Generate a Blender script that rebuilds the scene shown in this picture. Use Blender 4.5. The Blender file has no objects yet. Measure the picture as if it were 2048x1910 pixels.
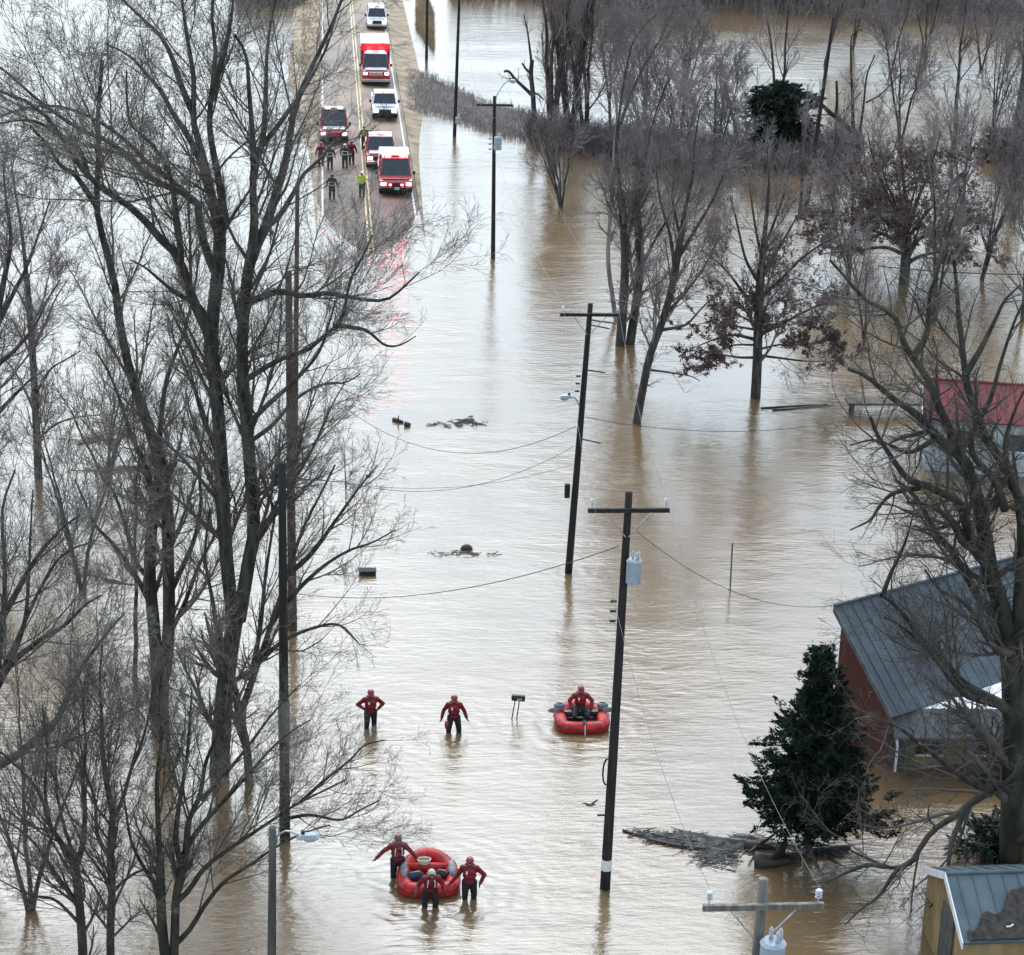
import bpy, math, random
import numpy as np
from mathutils import Vector, Matrix
R = math.radians
scene = bpy.context.scene
COL = scene.collection
# ------------------------------------------------------------------ camera
W, H, CX, CY, F, CAMH = 2048, 1910, 1024.0, 955.0, 4300.0, 35.6
d1 = np.array([645 - CX, -680 - CY, F]); d1 /= np.linalg.norm(d1)      # the road runs along +Y
dn = np.array([680 - CX, 0, F])
nyo = -((645 - CX) * (680 - CX) + F * F) / (-680 - CY)
dn = np.array([680 - CX, nyo, F]); dn /= np.linalg.norm(dn)
dn = dn - d1 * dn.dot(d1); dn /= np.linalg.norm(dn)
zc = -dn
xc = np.cross(d1, zc)
RW = np.array([xc, d1, zc])            # rows: world axes in camera space (right, down, forward)
CAM = np.array([0, 0, CAMH])
cam = bpy.data.cameras.new("camera"); camo = bpy.data.objects.new("camera", cam); COL.objects.link(camo)
M = Matrix(((RW[0][0], -RW[0][1], -RW[0][2], 0), (RW[1][0], -RW[1][1], -RW[1][2], 0), (RW[2][0], -RW[2][1], -RW[2][2], CAMH), (0, 0, 0, 1)))
camo.matrix_world = M
cam.sensor_fit = 'HORIZONTAL'; cam.sensor_width = 36; cam.lens = F / W * 36
cam.clip_end = 8000; cam.clip_start = 1
scene.camera = camo

def ray(px, py): return RW @ np.array([px - CX, py - CY, F]) / F
def at(px, py, z=0.0):
    d = ray(px, py); return CAM + d * ((z - CAMH) / d[2])
def aty(px, py, Y):
    d = ray(px, py); return CAM + d * (Y / d[1])
def atd(px, py, Z): return CAM + ray(px, py) * Z

# ------------------------------------------------------------------ light
SUN_EL, SUN_AZ = 50, -6
w = bpy.data.worlds.new("World"); scene.world = w; w.use_nodes = True
nt = w.node_tree; nt.nodes.clear()
sky = nt.nodes.new('ShaderNodeTexSky'); sky.sky_type = 'NISHITA'; sky.sun_disc = False
sky.sun_elevation = R(SUN_EL); sky.sun_rotation = R(SUN_AZ); sky.dust_density = 2.0; sky.air_density = 1.2; sky.altitude = 100
hs = nt.nodes.new('ShaderNodeHueSaturation'); hs.inputs['Saturation'].default_value = 0.38
bg = nt.nodes.new('ShaderNodeBackground'); bg.inputs['Strength'].default_value = 0.15
wo = nt.nodes.new('ShaderNodeOutputWorld')
tn = nt.nodes.new('ShaderNodeMix'); tn.data_type = 'RGBA'; tn.blend_type = 'MULTIPLY'; tn.inputs[0].default_value = 1; tn.inputs[7].default_value = (.87, 1.0, 1.09, 1)
nt.links.new(sky.outputs[0], hs.inputs['Color']); nt.links.new(hs.outputs[0], tn.inputs[6]); 
wtc = nt.nodes.new('ShaderNodeTexCoord'); wsx = nt.nodes.new('ShaderNodeSeparateXYZ'); wmr = nt.nodes.new('ShaderNodeMapRange'); tm = nt.nodes.new('ShaderNodeMix')
wmr.inputs['From Min'].default_value = .05; wmr.inputs['From Max'].default_value = .42; wmr.inputs['To Min'].default_value = .60; wmr.inputs['To Max'].default_value = 1.0    # added dimming of the low sky, keeps far water reflections from blowing out
tm.data_type = 'RGBA'; tm.blend_type = 'MULTIPLY'; tm.inputs[0].default_value = 1
nt.links.new(wtc.outputs['Generated'], wsx.inputs[0]); nt.links.new(wsx.outputs['Z'], wmr.inputs['Value']); nt.links.new(tn.outputs[2], tm.inputs[6]); nt.links.new(wmr.outputs[0], tm.inputs[7]); nt.links.new(tm.outputs[2], bg.inputs['Color']); nt.links.new(bg.outputs[0], wo.inputs[0])
sl = bpy.data.lights.new("sun", 'SUN'); sl.energy = .55; sl.angle = R(45); sl.color = (1, .98, .95)
so = bpy.data.objects.new("sun", sl); COL.objects.link(so)
sd = Vector((math.sin(R(SUN_AZ)) * math.cos(R(SUN_EL)), math.cos(R(SUN_AZ)) * math.cos(R(SUN_EL)), math.sin(R(SUN_EL))))
so.rotation_euler = sd.to_track_quat('Z', 'Y').to_euler(); so.location = (0, 0, 60)
scene.view_settings.view_transform = 'Standard'; scene.view_settings.look = 'None'
scene.cycles.sample_clamp_indirect = 4
scene.view_settings.exposure = 1.42; scene.view_settings.gamma = 1.0

# ------------------------------------------------------------------ materials
def mat(name, col, rough=.7, metal=0, var=.35, scale=4.0, bump=.0, col2=None, stretch=(1, 1, 1), spec=.4, coat=0, detail=5):
    m = bpy.data.materials.new(name); m.use_nodes = True
    n = m.node_tree.nodes; l = m.node_tree.links; b = n['Principled BSDF']
    b.inputs['Roughness'].default_value = rough; b.inputs['Metallic'].default_value = metal
    b.inputs['Specular IOR Level'].default_value = spec
    if coat: b.inputs['Coat Weight'].default_value = coat; b.inputs['Coat Roughness'].default_value = .08
    tc = n.new('ShaderNodeTexCoord'); mp = n.new('ShaderNodeMapping'); mp.inputs['Scale'].default_value = stretch
    no = n.new('ShaderNodeTexNoise'); no.inputs['Scale'].default_value = scale; no.inputs['Detail'].default_value = detail
    l.new(tc.outputs['Object'], mp.inputs[0]); l.new(mp.outputs[0], no.inputs['Vector'])
    cr = n.new('ShaderNodeValToRGB'); c2 = col2 or [c * (1 - var) for c in col]
    c1 = col if col2 else [min(1, c * (1 + var * .6)) for c in col]
    cr.color_ramp.elements[0].position = .36; cr.color_ramp.elements[1].position = .64
    cr.color_ramp.elements[0].color = (*c2, 1); cr.color_ramp.elements[1].color = (*c1, 1)
    l.new(no.outputs['Fac'], cr.inputs[0]); l.new(cr.outputs[0], b.inputs['Base Color'])
    if bump:
        bu = n.new('ShaderNodeBump'); bu.inputs['Strength'].default_value = bump; bu.inputs['Distance'].default_value = .03
        l.new(no.outputs['Fac'], bu.inputs['Height']); l.new(bu.outputs[0], b.inputs['Normal'])
    return m
MT = dict(
    bark=mat('bark_dark', (.085, .075, .064), .9, scale=5, stretch=(1, 1, .25), bump=.8, col2=(.026, .023, .021)),
    barkg=mat('bark_mossy', (.062, .058, .036), .9, scale=3, stretch=(1, 1, .3), bump=.6, col2=(.020, .019, .018)),
    barkp=mat('bark_pale', (.34, .30, .26), .85, scale=1.6, stretch=(1, 1, .2), bump=.5, col2=(.07, .06, .055)),
    twig=mat('twig_bark', (.12, .10, .085), .9, scale=1.2, col2=(.07, .062, .055)),
    twigg=mat('twig_grey', (.24, .21, .18), .9, scale=1.0, col2=(.10, .088, .078)),
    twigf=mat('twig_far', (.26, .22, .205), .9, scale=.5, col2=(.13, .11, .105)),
    rust=mat('oak_leaf_rust', (.14, .078, .060), .8, scale=2.5, col2=(.070, .045, .038)),
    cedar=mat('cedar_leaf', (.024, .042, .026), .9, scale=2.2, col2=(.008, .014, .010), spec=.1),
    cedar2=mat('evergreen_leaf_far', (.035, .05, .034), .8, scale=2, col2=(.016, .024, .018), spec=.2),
    pole=mat('pole_wood', (.034, .028, .024), .85, scale=9, stretch=(1, 1, .08), bump=.4, col2=(.014, .012, .011)),
    poler=mat('pole_wood_brown', (.10, .052, .036), .85, scale=9, stretch=(1, 1, .08), bump=.4, col2=(.05, .032, .026)),
    poleg=mat('pole_wood_grey', (.22, .20, .17), .85, scale=9, stretch=(1, 1, .08), bump=.4, col2=(.11, .10, .085)),
    polem=mat('pole_wood_dull', (.10, .092, .075), .85, scale=9, stretch=(1, 1, .08), bump=.4, col2=(.045, .042, .036)),
    steel=mat('galvanised_steel', (.42, .45, .48), .45, .6, scale=6),
    dark=mat('dark_metal', (.03, .03, .032), .5, .3, scale=6),
    tank=mat('transformer_grey', (.34, .40, .44), .4, .1, scale=5, var=.12),
    white=mat('white_paint', (.78, .78, .77), .45, scale=5, var=.1),
    porc=mat('porcelain', (.42, .43, .44), .25, scale=5, var=.1),
    wire=mat('wire_black', (.05, .05, .055), .5, scale=3),
    wireg=mat('wire_bare', (.12, .12, .12), .6, .2, scale=3),
    red=mat('fire_red_paint', (.34, .012, .016), .3, scale=2, var=.12, coat=.6),
    pink=mat('red_paint_faded', (.42, .03, .04), .3, scale=2, var=.15, coat=.6),
    vwhite=mat('vehicle_white_paint', (.74, .76, .78), .3, scale=2, var=.06, coat=.6),
    glass=mat('vehicle_glass', (.02, .026, .032), .08, scale=2, spec=.8),
    rubber=mat('rubber_black', (.02, .02, .02), .8, scale=10),
    chrome=mat('chrome', (.6, .6, .6), .2, .9, scale=6, var=.1),
    beacon=None,
    lampc=mat('headlight_lens', (.8, .8, .78), .1, scale=6, var=.1),
    raft=mat('raft_red_fabric', (.46, .018, .016), .5, scale=3, var=.35, detail=8),
    raftin=mat('raft_floor_black', (.03, .022, .024), .6, scale=4),
    raftr=mat('raft_floor_red', (.50, .028, .02), .5, scale=4, var=.3),
    pad=mat('grey_pad', (.22, .23, .25), .7, scale=8),
    suitr=mat('drysuit_red', (.17, .007, .011), .65, scale=7, var=.4),
    suitb=mat('drysuit_black', (.014, .015, .018), .6, scale=7, var=.4),
    vestr=mat('vest_red', (.24, .011, .016), .6, scale=9, var=.35),
    helm=mat('helmet_red', (.30, .03, .04), .3, scale=6, var=.2),
    helmc=mat('helmet_cream', (.55, .48, .36), .35, scale=6, var=.2),
    helmw=mat('helmet_white', (.7, .7, .7), .35, scale=6, var=.2),
    skin=mat('skin', (.42, .22, .15), .55, scale=10, var=.15),
    eye=mat('eye_dark', (.03, .02, .02), .2),
    hair=mat('hair_dark', (.03, .022, .016), .8),
    refl=mat('reflective_tape', (.75, .75, .72), .35, scale=8, var=.1),
    lime=mat('lime_jacket', (.50, .62, .04), .7, scale=7, var=.2),
    gear=mat('turnout_gear', (.05, .045, .04), .85, scale=7),
    tyel=mat('yellow_tape', (.6, .52, .12), .5, scale=7, var=.15),
    navy=mat('navy_fabric', (.02, .03, .06), .7, scale=7),
    log=mat('wet_log', (.05, .04, .032), .6, scale=5, stretch=(.3, 1, 1), bump=.5, col2=(.02, .017, .015)),
    drift=mat('drift_debris', (.20, .185, .17), .85, scale=3, col2=(.06, .055, .05)),
    brush=mat('dry_brush', (.42, .39, .38), .9, scale=1, col2=(.24, .22, .22)),
    straw=mat('dry_grass', (.42, .30, .17), .9, scale=1, col2=(.24, .18, .11)),
    roofb=mat('metal_roof_blue', (.070, .090, .102), .55, .1, scale=.8, col2=(.045, .058, .066), detail=9),
    roofs=mat('shed_roof_blue', (.12, .155, .17), .55, .15, scale=1.0, col2=(.075, .10, .112), detail=9),
    roofr=mat('metal_roof_red', (.24, .03, .03), .7, scale=.9, col2=(.09, .035, .03)),
    roofg=mat('metal_roof_grey', (.12, .13, .13), .5, .2, scale=2, var=.3),
    roofw=mat('flat_roof_glare', (.66, .67, .66), .5, scale=2, var=.12),  # white stands in for the glare reflected off the flat roof
    brick=mat('brick_red', (.11, .032, .022), .85, scale=14, stretch=(1, 1, 4), col2=(.05, .017, .014)),
    tanw=mat('tan_siding', (.34, .24, .11), .8, scale=2, col2=(.22, .15, .07), stretch=(1, 1, .4), detail=8),
    wallw=mat('white_siding', (.42, .44, .44), .7, scale=3, var=.15),
    wallg=mat('dark_siding', (.09, .085, .075), .8, scale=3, var=.3),
    leafl=mat('leaf_litter', (.07, .055, .045), .95, scale=6, bump=.6, col2=(.03, .026, .022)),
)
def water_mat():
    m = bpy.data.materials.new('flood_water'); m.use_nodes = True
    n = m.node_tree.nodes; l = m.node_tree.links; b = n['Principled BSDF']
    b.inputs['Roughness'].default_value = .06; b.inputs['IOR'].default_value = 1.68
    tc = n.new('ShaderNodeTexCoord')
    def noise(sc, st, det, rough=.5):
        mp = n.new('ShaderNodeMapping'); mp.inputs['Scale'].default_value = st; l.new(tc.outputs['Object'], mp.inputs[0])
        no = n.new('ShaderNodeTexNoise'); no.inputs['Scale'].default_value = sc; no.inputs['Detail'].default_value = det
        no.inputs['Roughness'].default_value = rough; l.new(mp.outputs[0], no.inputs['Vector']); return no
    big = noise(.035, (1, .6, 1), 3)
    cr = n.new('ShaderNodeValToRGB'); cr.color_ramp.elements[0].position = .35; cr.color_ramp.elements[1].position = .65
    cr.color_ramp.elements[0].color = (.130, .080, .038, 1); cr.color_ramp.elements[1].color = (.168, .112, .060, 1)
    l.new(big.outputs['Fac'], cr.inputs[0]); l.new(cr.outputs[0], b.inputs['Base Color'])
    a = noise(3.6, (.42, 1.4, 1), 4, .58); c = noise(.8, (.45, 1, 1), 2); g = noise(.12, (1, 1, 1), 2)
    m1 = n.new('ShaderNodeMath'); m1.operation = 'MULTIPLY_ADD'; m1.inputs[1].default_value = 2.0
    l.new(c.outputs['Fac'], m1.inputs[0]); l.new(a.outputs['Fac'], m1.inputs[2])
    last = m1.outputs[0]
    for (px, py, rad, amp) in ((741, 1452, 1.6, .8), (907, 1463, 1.6, .8), (1168, 1455, 2.4, .9), (795, 1751, 1.8, 1), (859, 1780, 3.0, 1), (938, 1796, 1.8, 1), (860, 1815, 1.8, 1), (1210, 1776, 1.3, .5), (1137, 1145, 1.3, .5), (1030, 1436, 1.0, .5), (1560, 1712, 2.6, .5)):
        g0 = at(px, py, 0); ds = n.new('ShaderNodeVectorMath'); ds.operation = 'DISTANCE'; ds.inputs[1].default_value = (g0[0], g0[1], 0); l.new(tc.outputs['Object'], ds.inputs[0])
        wb = n.new('ShaderNodeMath'); wb.operation = 'MULTIPLY_ADD'; wb.inputs[1].default_value = 1.1; l.new(c.outputs['Fac'], wb.inputs[0]); l.new(ds.outputs['Value'], wb.inputs[2])
        f1 = n.new('ShaderNodeMath'); f1.operation = 'MULTIPLY'; f1.inputs[1].default_value = 11; l.new(wb.outputs[0], f1.inputs[0])
        f2 = n.new('ShaderNodeMath'); f2.operation = 'SINE'; l.new(f1.outputs[0], f2.inputs[0])
        f3 = n.new('ShaderNodeMapRange'); f3.interpolation_type = 'SMOOTHSTEP'; f3.inputs['From Min'].default_value = .2; f3.inputs['From Max'].default_value = rad * 1.9; f3.inputs['To Min'].default_value = .17 * amp; f3.inputs['To Max'].default_value = 0; l.new(ds.outputs['Value'], f3.inputs['Value'])
        f4 = n.new('ShaderNodeMath'); f4.operation = 'MULTIPLY_ADD'; l.new(f2.outputs[0], f4.inputs[0]); l.new(f3.outputs[0], f4.inputs[1]); l.new(last, f4.inputs[2]); last = f4.outputs[0]
    mr = n.new('ShaderNodeMapRange'); mr.inputs['From Min'].default_value = .35; mr.inputs['From Max'].default_value = .65
    mr.inputs['To Min'].default_value = .35; mr.inputs['To Max'].default_value = .95; l.new(g.outputs['Fac'], mr.inputs['Value'])
    bu = n.new('ShaderNodeBump'); bu.inputs['Distance'].default_value = .044
    l.new(mr.outputs[0], bu.inputs['Strength']); l.new(last, bu.inputs['Height']); l.new(bu.outputs[0], b.inputs['Normal'])
    return m
MT['water'] = water_mat()
def glow(name, col, st):
    m = mat(name, col, .3, var=.1); b_ = m.node_tree.nodes['Principled BSDF']; b_.inputs['Emission Color'].default_value = (*col, 1); b_.inputs['Emission Strength'].default_value = st; return m
MT['beacon'] = glow('red_beacon_lit', (1.0, .02, .035), 75); MT['lampc'] = glow('headlight_lit', (1.0, .93, .85), 2.5)
MT['asphalt'] = mat('wet_asphalt', (.26, .17, .105), .68, scale=.5, bump=0, col2=(.11, .085, .068), stretch=(1, .35, 1), detail=8)
_m = MT['asphalt']; _n = _m.node_tree.nodes; _l = _m.node_tree.links; _b = _n['Principled BSDF']
_tc = _n.new('ShaderNodeTexCoord'); _sx = _n.new('ShaderNodeSeparateXYZ'); _l.new(_tc.outputs['Object'], _sx.inputs[0])
_ns = _n.new('ShaderNodeTexNoise'); _ns.inputs['Scale'].default_value = .25; _l.new(_tc.outputs['Object'], _ns.inputs['Vector'])
_ad = _n.new('ShaderNodeMath'); _ad.operation = 'MULTIPLY_ADD'; _ad.inputs[1].default_value = 16; _l.new(_ns.outputs['Fac'], _ad.inputs[0]); _l.new(_sx.outputs['Y'], _ad.inputs[2])
WET = _n.new('ShaderNodeMapRange'); WET.inputs['To Min'].default_value = .42; WET.inputs['To Max'].default_value = 1.0; _l.new(_ad.outputs[0], WET.inputs['Value'])
_mx = _n.new('ShaderNodeMix'); _mx.data_type = 'RGBA'; _mx.blend_type = 'MULTIPLY'; _mx.inputs[0].default_value = 1
_src = _b.inputs['Base Color'].links[0].from_socket; _l.new(_src, _mx.inputs[6]); _l.new(WET.outputs[0], _mx.inputs[7]); _l.new(_mx.outputs[2], _b.inputs['Base Color'])
MT['soil'] = mat('muddy_soil', (.12, .09, .06), .9, scale=.4, col2=(.07, .05, .035))
MT['vergem'] = mat('tan_verge', (.36, .27, .17), .9, scale=.7, col2=(.17, .13, .09), detail=8)
MT['yline'] = mat('yellow_road_paint', (.46, .33, .12), .5, scale=2, var=.3)
MT['wline'] = mat('white_road_paint', (.50, .48, .43), .5, scale=2, var=.25)

# ------------------------------------------------------------------ mesh helpers
class MB:
    def __init__(s): s.v = []; s.f = []
    def add(s, vs, fs):
        o = len(s.v); s.v += [tuple(float(c) for c in v) for v in vs]; s.f += [tuple(i + o for i in f) for f in fs]; return s
    def box(s, c, d, rz=0, rx=0, ry=0, top=1.0):
        m = Matrix.Rotation(rz, 3, 'Z') @ Matrix.Rotation(ry, 3, 'Y') @ Matrix.Rotation(rx, 3, 'X')
        vs = []
        for z in (-.5, .5):
            k = top if z > 0 else 1
            for x, y in ((-.5, -.5), (.5, -.5), (.5, .5), (-.5, .5)):
                vs.append(Vector(c) + m @ Vector((x * d[0] * k, y * d[1] * k, z * d[2])))
        return s.add(vs, [(3, 2, 1, 0), (4, 5, 6, 7), (0, 1, 5, 4), (1, 2, 6, 5), (2, 3, 7, 6), (3, 0, 4, 7)])
    def tube(s, path, rad, n=8, closed=False, cap=True):
        path = [Vector(p) for p in path]; K = len(path)
        if not hasattr(rad, '__len__'): rad = [rad] * K
        ax = path[-1] - path[0] if not closed else Vector((0, 0, 1))
        ref = Vector((0, 0, 1)) if (closed or abs(ax.normalized().z) < .8) else Vector((1, 0, 0))
        vs = []
        for i, p in enumerate(path):
            a = path[(i - 1) % K] if (closed or i > 0) else p
            b = path[(i + 1) % K] if (closed or i < K - 1) else p
            t = (b - a).normalized(); u = t.cross(ref).normalized(); v = t.cross(u)
            for k in range(n):
                q = 2 * math.pi * k / n; vs.append(p + (u * math.cos(q) + v * math.sin(q)) * rad[i])
        fs = []
        for i in range(K if closed else K - 1):
            j = (i + 1) % K
            for k in range(n):
                k2 = (k + 1) % n; fs.append((i * n + k, i * n + k2, j * n + k2, j * n + k))
        if cap and not closed:
            fs.append(tuple(range(n - 1, -1, -1))); fs.append(tuple((K - 1) * n + k for k in range(n)))
        return s.add(vs, fs)
    def cyl(s, a, b, r0, r1=None, n=12): return s.tube([a, b], [r0, r0 if r1 is None else r1], n)
    def ell(s, c, r, nu=12, nv=8, rot=None):
        vs = [(0, 0, -1)]; fs = []
        for j in range(1, nv):
            ph = -math.pi / 2 + math.pi * j / nv
            for i in range(nu):
                th = 2 * math.pi * i / nu; vs.append((math.cos(ph) * math.cos(th), math.cos(ph) * math.sin(th), math.sin(ph)))
        vs.append((0, 0, 1)); T = len(vs) - 1
        for i in range(nu):
            i2 = (i + 1) % nu; fs.append((0, 1 + i2, 1 + i)); fs.append((T, T - nu + i, T - nu + i2))
            for j in range(nv - 2):
                a = 1 + j * nu; fs.append((a + i, a + i2, a + nu + i2, a + nu + i))
        out = []
        for v in vs:
            q = Vector((v[0] * r[0], v[1] * r[1], v[2] * r[2]))
            if rot is not None: q = rot @ q
            out.append(q + Vector(c))
        return s.add(out, fs)
    def prism(s, prof, x0, x1):
        n = len(prof); vs = [(x0, y, z) for y, z in prof] + [(x1, y, z) for y, z in prof]
        fs = [tuple(range(n)), tuple(range(2 * n - 1, n - 1, -1))]
        for i in range(n):
            j = (i + 1) % n; fs.append((i, i + n, j + n, j))
        return s.add(vs, fs)
    def slab(s, quad, th):
        q = [Vector(p) for p in quad]; nn = (q[1] - q[0]).cross(q[2] - q[0]).normalized() * th
        vs = q + [p + nn for p in q]; n = len(q)
        fs = [tuple(range(n - 1, -1, -1)), tuple(range(n, 2 * n))] + [(i, (i + 1) % n, (i + 1) % n + n, i + n) for i in range(n)]
        return s.add(vs, fs)
    def build(s, name, m, parent=None, bevel=0, smooth=False):
        me = bpy.data.meshes.new(name); me.from_pydata(s.v, [], s.f); me.update()
        import bmesh
        bm = bmesh.new(); bm.from_mesh(me); bmesh.ops.recalc_face_normals(bm, faces=bm.faces); bm.to_mesh(me); bm.free()
        o = bpy.data.objects.new(name, me); COL.objects.link(o); me.materials.append(m)
        if parent: o.parent = parent
        if bevel:
            md = o.modifiers.new('bevel', 'BEVEL'); md.width = bevel; md.segments = 2; md.limit_method = 'ANGLE'
        if smooth: me.polygons.foreach_set('use_smooth', [True] * len(me.polygons))
        return o
def tag(o, label=None, cat=None, group=None, kind=None):
    if label: o['label'] = label
    if cat: o['category'] = cat
    if group: o['group'] = group
    if kind: o['kind'] = kind
    return o
def empty(name, loc, rz=0, label=None, cat=None, group=None):
    o = bpy.data.objects.new(name, None); COL.objects.link(o); o.location = [float(c) for c in loc]; o.rotation_euler = (0, 0, rz)
    o.empty_display_size = .3
    return tag(o, label, cat, group)
def npmesh(name, V, Q, m, parent=None, smooth=False, tri=False):
    k = 3 if tri else 4
    me = bpy.data.meshes.new(name); me.vertices.add(len(V)); me.vertices.foreach_set('co', np.ascontiguousarray(V, dtype=np.float32).ravel())
    me.loops.add(Q.size); me.loops.foreach_set('vertex_index', np.ascontiguousarray(Q, dtype=np.int32).ravel())
    me.polygons.add(len(Q)); me.polygons.foreach_set('loop_start', np.arange(0, Q.size, k, dtype=np.int32))
    if smooth: me.polygons.foreach_set('use_smooth', np.ones(len(Q), dtype=bool))
    me.update(calc_edges=True); me.materials.append(m)
    o = bpy.data.objects.new(name, me); COL.objects.link(o)
    if parent: o.parent = parent
    return o

# ------------------------------------------------------------------ the setting
gm = MB(); gm.add([(-3000, -500, -.7), (3000, -500, -.7), (3000, 6000, -.7), (-3000, 6000, -.7)], [(0, 1, 2, 3)])
tag(gm.build('ground', MT['soil']), kind='structure')
wm = MB(); wm.add([(-3000, -500, 0), (3000, -500, 0), (3000, 6000, 0), (-3000, 6000, 0)], [(0, 1, 2, 3)])
tag(wm.build('water', MT['water']), kind='structure')
YW = at(735, 462)[1]
WET.inputs['From Min'].default_value = YW + 16; WET.inputs['From Max'].default_value = YW + 38
def road_z(x, y):
    return max(-.35, min(.42, (y - YW) * .0105)) + .06 - .0105 * (x - 3.2) ** 2
def strip(name, m, xs, y0, y1, dy, off=0, zf=road_z):
    b = MB(); ys = np.arange(y0, y1 + dy, dy); n = len(xs)
    vs = [(x, y, zf(x, y) + off) for y in ys for x in xs]
    fs = [(j * n + i, j * n + i + 1, (j + 1) * n + i + 1, (j + 1) * n + i) for j in range(len(ys) - 1) for i in range(n - 1)]
    b.add(vs, fs); return b.build(name, m, smooth=True)
X0 = at(645, 256)[0]; XR = at(802, 256)[0]; XM = at(722, 256)[0]
tag(strip('road', MT['asphalt'], np.linspace(X0 - .35, XR + .35, 13), 30, 700, 4, 0), kind='structure')
def verge_z(x, y):
    d = max(X0 - .35 - x, x - XR - .35); rise = max(0, min(1, (y - 165) / 30))
    return road_z(3.2, y) - .02 - .10 * min(1, d / .5) - d * (.28 - .15 * rise) 
tag(strip('road_verge', MT['vergem'], np.linspace(X0 - 5.2, X0 - .35, 12), 120, 700, 4, 0, verge_z), kind='structure')
tag(strip('road_verge', MT['vergem'], np.linspace(XR + .35, XR + 2.6, 8), 120, 700, 4, 0, verge_z), kind='structure')
for nm, m, xa, wd in (('edge_line', 'wline', X0, .13), ('edge_line', 'wline', XR, .13), ('centre_line', 'yline', XM - .13, .11), ('centre_line', 'yline', XM + .13, .11)):
    tag(strip(nm, MT[m], [xa - wd / 2, xa + wd / 2], 120, 700, 4, .005), kind='structure')

# ------------------------------------------------------------------ branching plants, built level by level
def norm(a): return a / np.maximum(np.linalg.norm(a, axis=-1, keepdims=True), 1e-9)
def tubes(groups):
    """groups: list of (P (N,K,3), R (N,K), sides) -> V, Q"""
    VV = []; QQ = []; off = 0
    for P, Rr, S in groups:
        N, K, _ = P.shape
        if N == 0: continue
        T = np.empty_like(P); T[:, 1:-1] = P[:, 2:] - P[:, :-2]; T[:, 0] = P[:, 1] - P[:, 0]; T[:, -1] = P[:, -1] - P[:, -2]
        T = norm(T); ax = norm(P[:, -1] - P[:, 0])
        ref = np.where(np.abs(ax[:, 2:3]) < .7, np.array([[0, 0, 1.]]), np.array([[1., .3, 0]]))[:, None, :]
        u = norm(np.cross(T, np.broadcast_to(ref, T.shape))); v = np.cross(T, u)
        a = 2 * np.pi * np.arange(S) / S
        ring = P[:, :, None, :] + Rr[:, :, None, None] * (u[:, :, None, :] * np.cos(a)[None, None, :, None] + v[:, :, None, :] * np.sin(a)[None, None, :, None])
        VV.append(ring.reshape(-1, 3))
        i = np.arange(S); j = (i + 1) % S
        base = (np.arange(N)[:, None, None] * K + np.arange(K - 1)[None, :, None]) * S
        q = np.stack([base + i, base + j, base + S + j, base + S + i], -1).reshape(-1, 4) + off
        QQ.append(q); off += N * K * S
    return np.concatenate(VV), np.concatenate(QQ)
def plen(P): return np.linalg.norm(np.diff(P, axis=1), axis=2).sum(1)
def grow(P, Rr, rng, dens, L, ang, K, up, wob, rf, rmin, t0=.15, t1=1., taper=.45, rmax=9):
    N, Kp, _ = P.shape; ln = plen(P)
    cnt = np.maximum(1, np.floor(ln * dens * (t1 - t0) + rng.random(N)).astype(int))
    idx = np.repeat(np.arange(N), cnt); n = len(idx)
    t = rng.uniform(t0, t1, n) ** .9; f = np.clip(t * (Kp - 1), 0, Kp - 1.001); i0 = f.astype(int); wt = (f - i0)[:, None]
    A = P[idx, i0]; B = P[idx, i0 + 1]; pos = A * (1 - wt) + B * wt
    rad = Rr[idx, i0] * (1 - wt[:, 0]) + Rr[idx, i0 + 1] * wt[:, 0]
    T = norm(B - A)
    ref = np.where(np.abs(T[:, 2:3]) < .9, np.array([[0, 0, 1.]]), np.array([[1., 0, 0]]))
    u = norm(np.cross(T, ref)); v = np.cross(T, u)
    ph = R(ang) * rng.uniform(.55, 1.35, n)[:, None]; al = rng.uniform(0, 2 * np.pi, n)[:, None]
    d = T * np.cos(ph) + (u * np.cos(al) + v * np.sin(al)) * np.sin(ph)
    LL = L * (1 - taper * t) * rng.uniform(.5, 1.3, n) * np.clip(ln[idx] / (1.6 * L), .35, 1.2)
    r0 = np.minimum(np.maximum(rf * rad, rmin), rmax); out = np.empty((n, K, 3)); out[:, 0] = pos; cur = pos.copy()
    for k in range(1, K):
        d = norm(d + rng.normal(0, wob, (n, 3)) + np.array([0, 0, up]))
        cur = cur + d * (LL / (K - 1))[:, None]; out[:, k] = cur
    s = np.linspace(0, 1, K)[None, :]
    RR = np.maximum(r0[:, None] * (1 - .78 * s), rmin * .8)
    return out, RR
def resample(pts, K):
    pts = np.array(pts, float)
    if len(pts) > 2:     # Catmull-Rom through the points
        ext = np.vstack([2 * pts[0] - pts[1], pts, 2 * pts[-1] - pts[-2]]); o = []
        for i in range(1, len(ext) - 2):
            for t in np.linspace(0, 1, 8, endpoint=False):
                p0, p1, p2, p3 = ext[i - 1:i + 3]
                o.append(.5 * (2 * p1 + (p2 - p0) * t + (2 * p0 - 5 * p1 + 4 * p2 - p3) * t * t + (3 * p1 - p0 - 3 * p2 + p3) * t ** 3))
        o.append(pts[-1]); pts = np.array(o)
    c = np.concatenate([[0], np.cumsum(np.linalg.norm(np.diff(pts, axis=0), axis=1))]); q = np.linspace(0, c[-1], K)
    return np.stack([np.interp(q, c, pts[:, i]) for i in range(3)], 1)
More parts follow.
